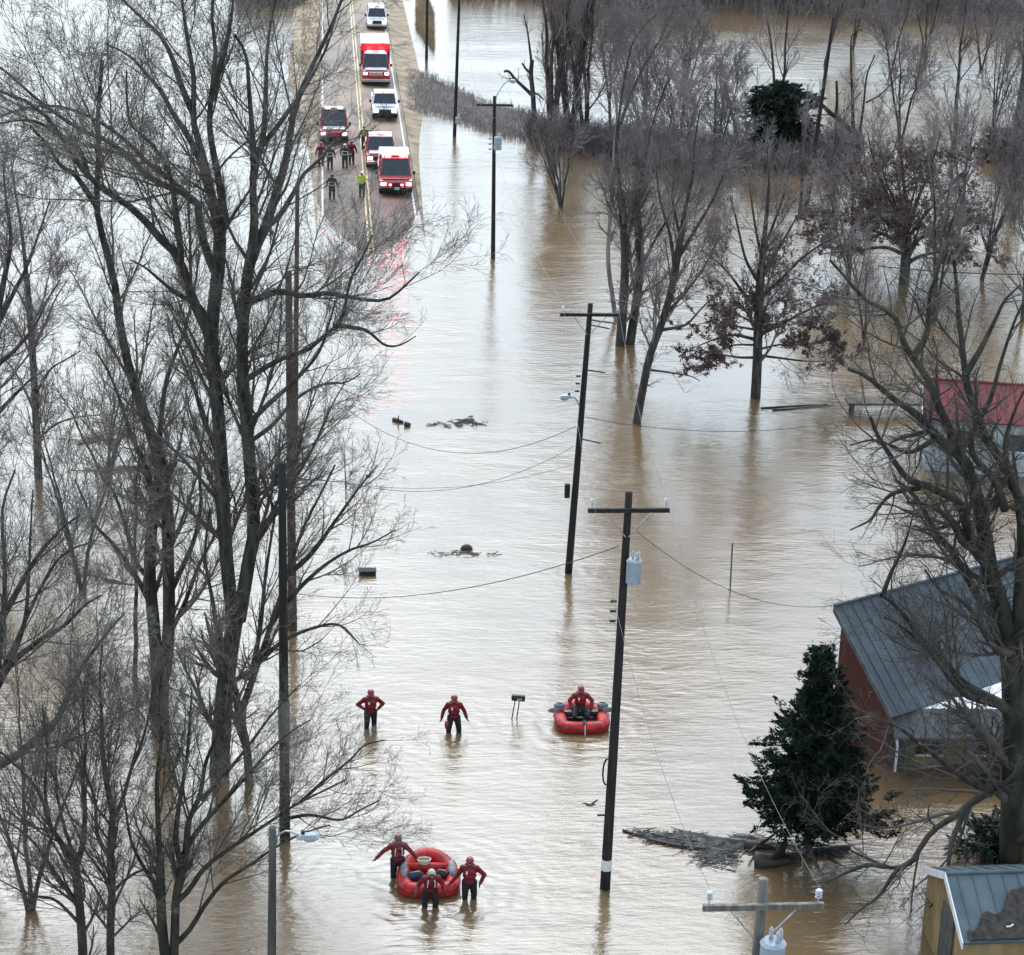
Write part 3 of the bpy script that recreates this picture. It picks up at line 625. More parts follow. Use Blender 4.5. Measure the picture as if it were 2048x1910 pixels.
o2 = guided('round crowned tree with dark rust brown leaves, right of the leaning black pole', (1808, 566), [
    (.36, .30, 0, 0, [(1808, 566), (1810, 535), (1812, 505), (1814, 470)]),
    (.20, .03, 0, .5, [(1814, 480), (1812, 420), (1806, 350), (1800, 290), (1796, 255)]),
    (.15, .03, 0, 1, [(1811, 510), (1770, 495), (1720, 500), (1670, 505), (1640, 508)]),
    (.15, .03, 0, -1, [(1812, 495), (1770, 470), (1715, 450), (1665, 435), (1630, 430)]),
    (.15, .03, 0, 2, [(1813, 480), (1770, 440), (1725, 395), (1690, 350), (1668, 325)]),
    (.15, .03, 0, -2, [(1814, 470), (1785, 410), (1755, 345), (1740, 290), (1735, 262)]),
    (.16, .03, 0, 1, [(1810, 530), (1835, 515), (1870, 505), (1915, 500), (1955, 505)]),
    (.15, .03, 0, -1, [(1812, 500), (1850, 470), (1900, 445), (1945, 425), (1975, 420)]),
    (.15, .03, 0, 2, [(1813, 480), (1850, 430), (1890, 385), (1925, 345), (1945, 325)]),
    (.15, .03, 0, -2, [(1814, 465), (1835, 400), (1860, 340), (1875, 290), (1880, 262)]),
    (.14, .03, 0, 4, [(1812, 500), (1805, 470), (1790, 430), (1770, 400)]),
    (.14, .03, 0, -4, [(1812, 500), (1825, 490), (1840, 450), (1850, 420)]),
    (.13, .03, 0, 3.5, [(1814, 470), (1822, 410), (1835, 360), (1845, 330)]),
    (.13, .03, 0, -3.5, [(1814, 470), (1800, 430), (1775, 370), (1765, 340)]),
], [(1.5, 3.0, 44, 8, .04, .10, .42, .15), (2.1, 1.5, 42, 6, .03, .13, .55, .1), (3.0, .75, 38, 4, .02, .16, .6, .08), (3.0, .36, 36, 3, .0, .18, .7, .1)],
    mats=('bark', 'twigf', 'twigf'), seed=31, name='oak_tree')
rust_leaves(o2, 6, [(1.0, 5.0, .7), (5.0, 9.0, .4)], 26000, .07)
generic('small bare tree spreading like a fan from the water near the centre top', (1122, 414), 7.4, 8.5, .13, stems=6, seed=32, bole=.12, ang=30, up=.10, dens=1.0)
generic('bundle of upright dark stems, leftmost of the tall bare trees at centre top', (1104, 300), 19, 7, .36, stems=4, seed=33, bole=.12, ang=22, up=.22, dens=.9)
generic('bundle of upright dark stems, middle one of the tall bare trees at centre top', (1136, 296), 20, 7.5, .40, stems=4, seed=34, bole=.12, ang=24, up=.22, dens=.9)
generic('bare tree with slanting grey stems, rightmost of the tall trunks at centre top', (1172, 290), 17, 10, .28, stems=3, seed=35, bole=.12, ang=32, up=.16, dens=1.0)
guided('dark dead trunk with a broken limb pointing left toward the lamp arm', (1069, 292), [
    (.24, .17, 0, 0, [(1069, 292), (1068, 240), (1066, 190), (1062, 150), (1064, 120)]),
    (.16, .10, 0, 0, [(1064, 190), (1048, 175), (1030, 158), (1018, 143), (1008, 143)]),
    (.13, .07, 0, 0, [(1064, 150), (1052, 138), (1044, 126)]),
    (.10, .05, 0, 0, [(1066, 185), (1078, 190), (1088, 200)]),
    (.12, .04, 0, 0, [(1063, 125), (1056, 70), (1048, 30)]),
], [(1.0, 1.4, 50, 6, .1, .1, .45, .4), (2, .8, 40, 5, .05, .12, .55, .2), (2.4, .5, 36, 4, .03, .15, .6, .08), (2, .25, 36, 3, 0, .18, .7, .1)], mats=('bark', 'twigf', 'twigf'), seed=36)
generic('purple grey bare tree behind the leaning trunk, low rounded crown', (1430, 345), 9.5, 9.5, .2, stems=3, seed=37, bole=.15, ang=34, up=.12, dens=1.2)
generic('thin bare tree with pale broken stems, beyond the paired dark trunks', (1294, 335), 8.5, 7.5, .16, stems=3, mats=('barkp', 'twigf', 'twigf'), seed=38, bole=.2, ang=32, up=.12)
generic('bare tree right of the pale broken stems, beyond the leaning trunk', (1360, 330), 9, 8.5, .18, stems=3, seed=39, bole=.15, ang=34, up=.1, dens=1.1)
generic('forked bare tree rising behind the round evergreen', (1561, 290), 16, 7.5, .26, stems=2, seed=40, bole=.3, ang=34, up=.15, dens=.7)
generic('tall bare trunk at the top right edge of the frame', (2034, 345), 24, 11, .85, seed=41, bole=.35, ang=40, up=.1, dens=.9)
generic('bare tree behind the round brown leaved crown, slim straight trunk', (1906, 300), 16, 9, .22, seed=42, bole=.3, ang=38, up=.12, dens=.9)
generic('bare tree between the snapped trunk and the slim straight trunk', (1800, 305), 11, 9, .2, stems=3, seed=43, bole=.15, ang=36, up=.1)
generic('low bare tree just right of the leaning black pole', (1660, 345), 6, 6, .12, stems=4, seed=44, bole=.12, ang=34, up=.1)
generic('slim upright bare tree growing against the round brown leaved crown', (1868, 640), 13, 6.5, .17, stems=3, seed=45, bole=.15, ang=26, up=.2, mats=('barkg', 'twigf', 'twigf'), dens=.9)
generic('upright bare tree at right, between the brown crown and the frame edge', (1962, 560), 11, 9, .2, stems=3, seed=46, bole=.15, ang=34, up=.12)
generic('bare tree by the frame edge behind the red roofed house', (2045, 640), 11, 8, .2, stems=2, seed=47, bole=.2, ang=36, up=.12)
generic('small bare tree behind the red roofed house, left of its chimney end', (1730, 690), 6, 6, .11, stems=3, seed=48, bole=.15, ang=36, up=.08)
generic('bare tree right of the rust leaved tree, thin arching branches', (1700, 560), 8, 7.5, .14, stems=3, seed=49, bole=.15, ang=36, up=.08)
guided('snapped grey trunk leaning left over the water at upper right', (1717, 306), [
    (.36, .30, 0, 0, [(1720, 308), (1714, 285), (1704, 262)]),
    (.26, .12, 0, 0, [(1704, 264), (1680, 240), (1660, 225), (1640, 205), (1630, 190)]),
    (.14, .10, 0, 0, [(1672, 232), (1674, 200), (1673, 162)]),
    (.16, .05, 0, 0, [(1706, 262), (1705, 200), (1702, 130), (1704, 70), (1725, 60)]),
    (.13, .05, 0, 0, [(1716, 285), (1726, 220), (1734, 150), (1750, 110)]),
    (.08, .03, 0, 0, [(1732, 205), (1760, 190), (1790, 160), (1810, 140)]),
    (.07, .03, 0, 0, [(1690, 262), (1682, 280), (1690, 300)]),
], [(.9, 1.8, 44, 7, .08, .1, .45, .3), (2, .9, 40, 5, .05, .12, .55, .2), (2.6, .5, 36, 4, .03, .15, .6, .08), (2.6, .25, 36, 3, 0, .18, .7, .1)], mats=('barkg', 'twigf', 'twigf'), seed=50)
generic('bare tree rising from the water below the paired dark trunks crown, thin stem', (1600, 420), 8.5, 6.5, .15, stems=1, seed=51, bole=.55, ang=38, up=.12, dens=.8)
generic('twiggy bare tree near the bottom left, behind the forked near tree', (60, 1820), 9, 8, .12, stems=3, seed=52, bole=.2, ang=34, up=.12, mats=('bark', 'twig', 'twigg'), dens=.8)
generic('twiggy bare tree between the far left trunk and the grey forked tree', (165, 1180), 10, 8, .13, stems=3, seed=53, bole=.15, ang=34, up=.12, mats=('bark', 'twigg', 'twigg'), dens=.9)
generic('slim single stemmed bare tree just left of the forked grey tree', (270, 1360), 15, 6.5, .10, stems=1, seed=54, bole=.3, ang=34, up=.12, mats=('bark', 'twigg', 'twigg'), dens=.8)
generic('low twiggy bare tree beside the drift line at left', (215, 965), 7.5, 9, .12, stems=4, seed=55, bole=.12, ang=38, up=.08, mats=('bark', 'twigf', 'twigf'), dens=.8)

FARG = 'bare trees in the flooded field at the top right'
for k, (x, y, h_, sp, st, lb) in enumerate([
    (1222, 262, 13, 8, 3, 'bare tree just right of the bundle of tall stems, grey upright crown'),
    (1292, 215, 13, 9, 3, 'bare tree behind the pale broken stems, tall hazy crown at the frame top'),
    (1362, 250, 10, 9, 3, 'hazy bare tree between the pale broken stems and the round evergreen'),
    (1480, 300, 7, 7, 4, 'low twiggy bare tree touching the left side of the round evergreen'),
    (1648, 130, 13, 9, 2, 'bare tree seen just left of the top of the leaning black pole'),
    (1705, 100, 12, 9, 3, 'bare tree rising behind the snapped grey trunk'),
    (1780, 150, 13, 10, 2, 'bare tree right of the snapped trunk, wide grey crown'),
    (1850, 120, 12, 10, 3, 'bare tree left of the slim straight trunk, crown running off the top'),
    (1962, 140, 13, 10, 2, 'bare tree left of the biggest trunk at the top right edge'),
    (2046, 180, 12, 9, 3, 'bare tree behind the biggest trunk at the top right edge'),
    (1985, 262, 9, 9, 4, 'low spreading bare tree over the low dark hedge bush'),
    (1925, 420, 9, 9, 3, 'dense bare tree right behind the round brown leaved crown'),
    (2026, 440, 9, 8, 3, 'bare tree against the right frame edge below the hedge bush'),
    (1745, 460, 8, 8, 3, 'bare tree left of the round brown leaved crown, open twiggy top')]):
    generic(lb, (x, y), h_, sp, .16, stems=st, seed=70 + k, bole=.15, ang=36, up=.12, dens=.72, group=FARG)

# ------------------------------------------------------------------ evergreens
def evergreen(label, base, Ht, rad, seed, prof, m='cedar', name='cedar_tree', n=100, gap=.2, leafs=.085, bare=.0, nl=64):
    rng = np.random.default_rng(seed); b = at(*base); o = np.array([b[0], b[1], 0.])
    root = empty(name, o, 0, label, 'tree')
    K = 10; q = np.linspace(0, 1, K)
    P = np.stack([b[0] + .1 * np.sin(q * 5), b[1] + .08 * np.sin(q * 7), -.5 + (Ht * .97 + .5) * q], 1)[None]; Rr = (.14 * (1 - .9 * q))[None]
    Ps = []; C = []; D = []
    for i in range(n):
        t = (i + rng.random()) / n; z = Ht * (bare + (1 - bare) * t); rr = rad * prof(t) * rng.uniform(.62, 1.12)
        a = i * 2.4 + rng.normal(0, .3); s = np.linspace(0, 1, 7)
        p = np.stack([b[0] + np.cos(a) * rr * s, b[1] + np.sin(a) * rr * s, z + rr * (.30 * s - .22 * s * s + rng.uniform(-.1, .12) * s)], 1)
        Ps.append(p); k = max(3, int(rr * 5.5))
        for c in range(k):
            f = rng.uniform(gap, 1.03); sc = min(1, .25 + rr * .9); sp = (.30 + .16 * (1 - f)) * sc
            cc = np.array([np.interp(f, s, p[:, j]) for j in range(3)]) + rng.normal(0, 1, 3) * np.array([sp, sp, .10])
            dd = norm(np.array([[np.cos(a) + rng.normal(0, .35), np.sin(a) + rng.normal(0, .35), rng.normal(.15, .3)]]))[0]
            nn = int(nl * rng.uniform(.5, 1.2)); u = rng.random(nn)[:, None]
            C.append(cc + dd * (u - .3) * .55 * sc + rng.normal(0, 1, (nn, 3)) * .085 * (1.15 - u)); D.append(np.broadcast_to(dd, (nn, 3)) + rng.normal(0, .45, (nn, 3)))
    Ps = np.array(Ps); V, Q = tubes([(P, Rr, 9)]); npmesh('trunk', V - o, Q, MT['bark'], root, smooth=True)
    V, Q = tubes([(Ps, np.broadcast_to(.035 * (1 - .8 * np.linspace(0, 1, 7)), (n, 7)), 4)]); npmesh('branches', V - o, Q, MT['bark'], root)
    C = np.concatenate(C); D = norm(np.concatenate(D)); sd = norm(np.cross(D, rng.normal(0, 1, D.shape))); L = leafs * rng.uniform(.6, 1.6, len(C))[:, None]
    V = np.stack([C - D * L, C + sd * L * .28, C + D * L * 1.2, C - sd * L * .28], 1).reshape(-1, 3)
    npmesh('crown', V - o, np.arange(len(V)).reshape(-1, 4), MT[m], root)
    return root
cb = at(1612, 1706); ctop = aty(1640, 1300, cb[1])[2]
evergreen('dark green evergreen standing in the water left of the blue roofed house', (1612, 1706), ctop, 2.35, 61,
          lambda t: max(.04, (.95 if t < .12 else 1.08 - 1.05 * t ** .9) * (.90 + .15 * math.sin(t * 37))), n=190, bare=.14, nl=95, leafs=.07)
evergreen('round dark evergreen bush beside the leaning black pole', (1556, 318), 5.9, 3.1, 62, lambda t: max(.15, math.sqrt(max(0, 1 - (2 * t - .95) ** 2))), m='cedar2', name='evergreen_bush', n=120, leafs=.13, bare=.10, nl=40)
evergreen('low dark green hedge bush at the right edge near the tall trunk', (2010, 318), 2.2, 2.6, 63, lambda t: max(.3, 1 - t * .7), m='cedar2', name='evergreen_bush', n=40, leafs=.2, nl=26)
evergreen('dull olive bush half under water right of the tan reflection', (1985, 1712), 1.1, 1.5, 64, lambda t: max(.3, 1 - t * .7), m='cedar2', name='evergreen_bush', n=40, leafs=.09, nl=30)
# ------------------------------------------------------------------ utility poles
def utility_pole(label, base, top, r=.16, m='pole', arm=None, trans=None, band=None, Y=None, extra=None, arm_m='pole'):
    if Y is None: b = at(*base); Y = b[1]
    else: b = aty(base[0], base[1], Y); b[2] = 0
    t = aty(top[0], top[1], Y); root = empty('utility_pole', (b[0], Y, 0), 0, label, 'utility pole', 'utility poles along the flooded road')
    dx, hz = t[0] - b[0], t[2]
    P = lambda z, ox=0, oy=0: Vector((dx * z / hz + ox, oy, z))
    K = 9; zs = np.linspace(-.6, hz, K)
    MB().tube([P(z) for z in zs], [r * (1 - .35 * i / (K - 1)) for i in range(K)], 14).build('pole_shaft', MT[m], root, smooth=True)
    inf = dict(root=root, b=b, Y=Y, dx=dx, hz=hz, P=P, ends=[])
    if arm:
        za = aty(arm[1], arm[2], Y)[2] if len(arm) == 3 else hz - .6
        L = arm[0]; yo = -.19
        MB().box(P(za, 0, yo), (L, .10, .13)).build('crossarm', MT[arm_m], root, bevel=.01)
        for s in (-1, 1):
            MB().cyl(P(za - .05, s * L * .27, yo - .05), P(za - .85, s * .05, yo + .04), .018, n=6).build('brace', MT['steel'], root)
            c = P(za, s * (L / 2 - .12), yo)
            e = MB().cyl(c + Vector((0, 0, .06)), c + Vector((0, 0, .24)), .016, n=6)
            for k in range(3): e.cyl(c + Vector((0, 0, .20 + k * .07)), c + Vector((0, 0, .225 + k * .07)), .075, .05, 12)
            e.build('insulator', MT['porc'], root, smooth=False); inf['ends'].append(np.array(root.location) + np.array(c + Vector((0, 0, .42))))
    if trans:
        zt, side, th, tr = trans; c = P(zt, side * (r + .06), -.14 - tr)
        e = MB().cyl(c - Vector((0, 0, th / 2)), c + Vector((0, 0, th / 2)), tr, n=20); e.cyl(c + Vector((0, 0, th / 2)), c + Vector((0, 0, th / 2 + .07)), tr * 1.08, tr * .8, 20)
        tk = e.build('transformer', MT['tank'], root, bevel=.01)
        for k, (ox, oy) in enumerate(((.09, -.06), (-.04, .1), (.2, .05))):
            q = c + Vector((ox * tr * 3, oy, th / 2 + .05)); e = MB().cyl(q, q + Vector((0, 0, .26)), .02, n=6)
            for j in range(4): e.cyl(q + Vector((0, 0, .04 + j * .055)), q + Vector((0, 0, .06 + j * .055)), .05, .035, 10)
            e.build('bushing', MT['porc'], tk)
        MB().box(P(zt, side * (r * .5), -.18), (.12, .16, th * .8)).build('transformer_bracket', MT['dark'], root)
    if band:
        z0, z1, bm = band; MB().cyl(P(z0), P(z1), r * 1.03, n=16).build('band', MT[bm], root)
    rk = hz * .74
    for k in range(3 if arm else 0):     # service rack
        MB().box(P(rk - k * .32, -r - .10, -.02), (.18, .07, .07)).build('rack_spool', MT['dark'], root)
    inf['rack'] = np.array(root.location) + np.array(P(rk, -r - .2, 0)); inf['rk'] = rk
    return inf
R1 = utility_pole('near black pole right of the rafts, grey transformer hung under its crossarm', (1210, 1776), (1258, 984), .165, arm=(2.4, 1257, 1016), trans=(aty(1262, 1134, at(1210, 1776)[1])[2], 1, .68, .22),
                  band=(.68, 1.05, 'refl'))
R2 = utility_pole('black pole behind the near one, crossarm with fuse brackets and a lamp on its left', (1137, 1145), (1181, 607), .16, arm=(2.45, 1181, 627))
R3 = utility_pole('slim dark pole in midwater with a white transformer, right of the convoy', (986, 516), (989, 192), .15, arm=(2.3, 989, 209), trans=(7.5, 1, .75, .24))
R4 = utility_pole('tall thin pole on the grey brush strip, reaching past the top of the frame', (909, 272), (921, -70), .15, trans=(1.3, 1, .5, .2))
R5 = utility_pole('farthest thin pole standing near the tan grass patch', (853, 118), (857, -190), .15)
RL = utility_pole('long black pole leaning right in front of the round evergreen', (1612, 422), (1667, 34), .17)
c0 = atd(1518, 1800, 42.5)
R0 = utility_pole('nearest weathered grey pole top with bare crossarm at the bottom of the frame', (1500, 1990), (1527, 1758), .155, 'poleg', arm=(2.42, 1522, 1803), trans=(c0[2] - 1.15, 1, .8, .25), Y=c0[1] , arm_m='poleg')
P1 = utility_pole('thin brown pole behind the great dark tree, its top in front of the branches', (590, 880), (595, 371), .15, 'poler')
P2 = utility_pole('tall brown and black pole standing directly right of the left row', (585, 1258), (577, 543), .19, 'poler')
P3 = utility_pole('black pole of the left row with a worn grey panel low on its shaft', (570, 1680), (564, 926), .18, 'pole', band=(3.6, 5.0, 'poleg'))
c4 = atd(545, 1700, 54)
P4 = utility_pole('short grey pole nearest the camera at lower left, cut top with a lamp arm', (540, 2050), (545, 1655), .145, 'polem', Y=c4[1])
# fittings
def lamp(pi, tip, z0, label_part='street_light'):
    root = pi['root']; t = aty(tip[0], tip[1], pi['Y']) - np.array(root.location); t[1] -= .2
    a = pi['P'](z0); b = Vector(t); mid = (a + b) / 2 + Vector((0, 0, .25))
    e = MB().tube([a, a.lerp(mid, .5) + Vector((0, 0, .08)), mid, mid.lerp(b, .5) + Vector((0, 0, .05)), b], .028, 8).build('lamp_arm', MT['steel'], root, smooth=True)
    s = 1 if b.x > a.x else -1
    e = MB().box(b + Vector((s * .22, 0, 0)), (.58, .24, .13), top=.7).build('street_light', MT['tank'], root, bevel=.02)
    MB().ell(b + Vector((s * .28, 0, -.09)), (.17, .10, .08)).build('lamp_lens', MT['porc'], e, smooth=True)
    MB().cyl(b + Vector((s * .1, 0, .06)), b + Vector((s * .1, 0, .16)), .05, n=10).build('photocell', MT['dark'], e)
lamp(P4, (598, 1664), P4['hz'] - .45); lamp(R2, (1142, 790), aty(1166, 830, R2['Y'])[2]); lamp(R3, (1016, 160), R3['hz'] - .35)
for (x, y, dx, dy) in ((1190, 640, .9, -.25), (1188, 650, .7, -.3), (1165, 878, .75, -.35), (1172, 740, .7, -.15)):
    z = aty(x, y, R2['Y'])[2]; a = R2['P'](z, .1); MB().tube([a, a + Vector((dx, dy, -.06))], .03, 6).build('fuse_bracket', MT['dark'], R2['root'])
z = aty(1140, 980, R2['Y'])[2]; MB().box(R2['P'](z, -.34, -.05), (.22, .22, .62)).build('meter_box', MT['dark'], R2['root'], bevel=.02)
for k in range(2):
    z = aty(1213, 1540, R1['Y'])[2]
z = aty(1213, 1542, R1['Y'])[2]; MB().tube([R1['P'](z + .45 * math.cos(q), -.17 - .12 * abs(math.sin(q)), -.05) for q in np.linspace(0, math.pi, 8)], .03, 6).build('cable_coil', MT['dark'], R1['root'])
z = aty(1205, 1630, R1['Y'])[2]; MB().box(R1['P'](z, -.24, 0), (.28, .06, .05)).build('step_bolt', MT['dark'], R1['root'])
z = aty(965, 1100, R1['Y'])[2]
# wires
def wire(label, a, b, sag, r=.014, m='wire', n=28):
    a = np.array(a, float); b = np.array(b, float); s = np.linspace(0, 1, n)[:, None]
    p = a * (1 - s) + b * s; p[:, 2] -= (4 * sag * s * (1 - s))[:, 0]
    o = p[0].copy(); e = MB().tube([Vector(q - o) for q in p], r, 5).build('power_line', MT[m]); e.location = o
    return tag(e, label, 'wire', 'overhead wires')
E = lambda p, i: p['ends'][i]
def pp(p, z, ox=0): return np.array(p['root'].location) + np.array(p['P'](z, ox))
wire('left conductor from the near grey crossarm up to the near black pole', E(R0, 0), E(R1, 0), 1.0, .006, 'wireg')
wire('right conductor passing in front of the evergreen to the near black pole', E(R0, 1), E(R1, 1), 1.0, .006, 'wireg')
wire('left conductor between the two black poles right of centre', E(R1, 0), E(R2, 0), .7, .006, 'wireg')
wire('right conductor between the two black poles right of centre', E(R1, 1), E(R2, 1), .7, .006, 'wireg')
wire('left conductor over open water to the slim midwater pole', E(R2, 0), E(R3, 0), .9, .006, 'wireg')
wire('right conductor over open water to the slim midwater pole', E(R2, 1), E(R3, 1), .9, .006, 'wireg')
wire('left conductor from the slim pole to the brush strip pole', E(R3, 0), pp(R4, R4['hz'] - .3, -.3), .8, .008, 'wireg')
wire('right conductor from the slim pole to the brush strip pole', E(R3, 1), pp(R4, R4['hz'] - .3, .3), .8, .008, 'wireg')
zr = lambda p, y: aty(700, y, p['Y'])[2]
wire('service wire crossing from the transformer pole to the left row, below the dark box', pp(R1, zr(R1, 1095), -.2), pp(P2, zr(P2, 1186), .1), .75, .014)
wire('faint wire crossing above the two small dark clumps', pp(R2, zr(R2, 853), -.2), pp(P1, zr(P1, 728), .1), 2.6, .014)
wire('faint wire crossing open water below the grass clump', pp(R2, zr(R2, 893), -.2), pp(P2, zr(P2, 930), .1), 1.5, .012)
wire('faint lower wire crossing open water between the clumps and the rock', pp(R2, zr(R2, 930), -.2), pp(P2, zr(P2, 948), .1), .8, .010)
wire('thin service wire running right over brown water toward the red roofed house', pp(R2, zr(R2, 835), .2), at(1870, 795, 3.2), 1.1, .014)
wire('wire running right from the near black pole toward the blue roofed house', pp(R1, zr(R1, 1060), .2), at(1700, 1205, 5.0), 1.0, .010)
ya = at(1755, 600)[1]
wire('heavy black wire crossing the brown leaved crown at right, upper of two', aty(1690, 372, ya + 20), aty(2150, 378, ya + 18), .3, .03)
wire('heavy black wire crossing the trunk of the round brown tree, lower of two', aty(1755, 532, ya - 6), aty(2200, 546, ya - 8), .25, .035)

# ------------------------------------------------------------------ houses
def gable_house(label, ridge0, ridir, L, half, zr_, ze, wall, roof, over=.35, z0=-.6, name='house', gable=None, mono=False, trim='white'):
    """ridge0: world xy of the near ridge end; ridir: unit vector of the ridge."""
    d = Vector((ridir[0], ridir[1], 0)).normalized(); n = Vector((d.y, -d.x, 0)); o = Vector((ridge0[0], ridge0[1], 0))
    root = empty(name, (o.x, o.y, 0), math.atan2(d.y, d.x), label, 'house' if name == 'house' else 'shed')
    # local frame: x along the ridge, y to the left of it, z up
    zi = zr_ - .12; zs = ze + (zr_ - ze) * .0
    e = MB(); wy = half - .02
    pf = [(-wy, z0), (0, z0), (0, zi - .02), (-wy, ze - .05)] if mono else [(-wy, z0), (wy, z0), (wy, ze - .05), (0, zi - .02), (-wy, ze - .05)]
    e.prism(pf, .0, L)
    e.build('wall', MT[wall], root)
    if gable:
        g = MB(); g.prism(pf, -.03, -.003); g.build('gable_wall', MT[gable], root)
    sl = (zr_ - ze) / half; t = .09
    for s in ((-1,) if mono else (-1, 1)):
        q = [(-over, 0, zr_), (L + over, 0, zr_), (L + over, s * (half + over), ze - sl * over), (-over, s * (half + over), ze - sl * over)]
        rf = MB().slab(q if s < 0 else q[::-1], t); ro = rf.build('roof', MT[roof], root)
        sm = MB()
        for k in np.arange(-over + .3, L + over, .45):     # standing seams
            a = Vector((k, s * .03, zr_ + .012)); b = Vector((k, s * (half + over - .02), ze - sl * over + .022)); sm.cyl(a, b, .016, n=5)
        sm.build('roof_seams', MT[roof], ro)
    MB().cyl((-over, 0, zr_ + .03), (L + over, 0, zr_ + .03), .06, n=8).build('ridge_cap', MT[roof], root)
    for s in ((-1,) if mono else (-1, 1)):
        MB().slab([(-over - .02, s * .02, zr_ - .2), (-over - .02, s * (half + over), ze - sl * over - .2), (-over - .02, s * (half + over), ze - sl * over + .03), (-over - .02, s * .02, zr_ + .03)], .04).build('barge_board', MT[trim], root)
    return root
k1 = at(1678, 1210, 5.2); k2 = at(1900, 1150, 5.2); kd = k2 - k1
h1 = gable_house('blue metal roofed house with a red brick gable, half hidden by the huge tree', (k1[0] + .2, k1[1] + .1), (kd[0], kd[1]), 9.5, 2.9, 5.2, 2.75, 'wallg', 'roofb', .45, gable='brick', mono=True, trim='roofg')
# low front wing: flat roof with bright glare put into its colour, dull grey metal skirt
a0 = at(1790, 1474, 1.65); a1 = at(2100, 1476, 1.65)
wg = MB(); n_ = 5
fx = a0[0] + .25; fy = a0[1] + .45; ww = 7.2; dd = 3.4
lw = empty('porch', (fx, fy, 0), math.atan2(a1[1] - a0[1], a1[0] - a0[0]), 'low porch wing with white flat roof and dull grey metal skirt', 'porch')
MB().slab([(-.2, .35, 2.26), (ww, .35, 2.26), (ww, dd, 2.34), (.9, dd, 2.34)], .08).build('flat_roof', MT['roofw'], lw)
sk = MB().slab([(-.25, -.45, 1.62), (ww, -.45, 1.62), (ww, .36, 2.30), (-.25, .36, 2.30)], .06).build('roof_skirt', MT['roofg'], lw)
se = MB()
for k in np.arange(0, ww, .4): se.cyl((k, -.44, 1.70), (k, .35, 2.37), .018, n=5)
se.build('roof_seams', MT['roofg'], sk)
MB().box((ww / 2 + .1, dd / 2 + .25, .5), (ww - .3, dd - .9, 3.0)).build('wall', MT['tanw'], lw)
for k in (.35, 2.4, 4.5, 6.6): MB().box((k, -.15, .35), (.12, .12, 2.1)).build('porch_post', MT['wallg'], lw)
MB().tube([(-.18, -.5, 1.64), (-.12, -.5, 1.3), (-.1, -.42, .3)], .045, 8).build('downspout', MT['white'], lw)
MB().cyl((-.25, -.5, 1.61), (ww, -.5, 1.61), .05, n=8).build('gutter', MT['wallg'], lw)
for k in (1.3, 3.4, 5.5):
    wq = MB().box((k, .60, .9), (.9, .06, .9)).build('window', MT['glass'], lw)
    MB().box((k, .55, .42), (1.0, .08, .06)).build('sill', MT['white'], wq)
# red roofed house
r0 = at(1860, 758, 4.0); 
h2 = gable_house('white house with a bright red metal roof seen through the branches at right', (r0[0], r0[1]), (1, -.22), 10.5, 1.9, 4.0, 2.9, 'wallw', 'roofr', .3)
for k in (1.6, 4.2, 7.0):
    wq = MB().box((k, -1.92, 1.7), (1.2, .08, .8)).build('window', MT['glass'], h2)
    MB().box((k, -1.95, 1.26), (1.35, .10, .07)).build('sill', MT['white'], wq)
j0 = at(1706, 812, .6)
jt = empty('carport', (j0[0], j0[1], 0), -.03, 'dark low flat carport left of the red roofed house', 'carport')
MB().box((2.4, .7, .62), (5.2, 1.0, .12)).build('roof', MT['wallg'], jt, bevel=.02)
for x, y in ((.1, .4), (4.7, .4), (.1, 1.0), (4.7, 1.0)): MB().box((x, y, -.05), (.12, .12, 1.2)).build('post', MT['wallg'], jt)
# shed bottom right
s0 = at(1893, 1748, 3.1)
h3 = gable_house('tan shed with pale blue metal roof and dark leaf litter, bottom right corner', (s0[0] + .12, s0[1]), (1, .02), 5.5, 1.95, 3.1, 2.15, 'tanw', 'roofs', .12, name='shed')
rng = np.random.default_rng(3); lm = MB(); sl = (3.1 - 2.15) / 1.95
xs = np.linspace(.05, 5.3, 30); top = [-.95 - .35 * math.sin(x * 2.3) - .15 * math.sin(x * 7) + (.55 if x < .7 else 0) * -1 * (.7 - min(x, .7)) * 2 + .5 * min(1, max(0, x - 1.6)) for x in xs]
vs = []; fs = []
for i, (x, t) in enumerate(zip(xs, top)):
    for y in (t, (t - 2.02) / 2, -2.03): vs.append((x, y, 3.1 + sl * y + .035 + .02 * math.sin(x * 9 + y * 7)))
for i in range(29):
    for j in range(2): a = i * 3 + j; fs.append((a, a + 3, a + 4, a + 1))
lm.add(vs, fs); lo = lm.build('leaf_litter', MT['leafl'], h3); sm_ = lo.modifiers.new('thick', 'SOLIDIFY'); sm_.thickness = .05; sm_.offset = 1
MB().box((-.04, -.35, .9), (.06, 1.1, 2.4)).build('door', MT['wallg'], h3, bevel=.01)
MB().tube([(1.2, -1.7, 2.36), (1.3, -1.72, 2.37), (1.42, -1.66, 2.4)], .025, 6).build('pale_stick', MT['white'], h3)

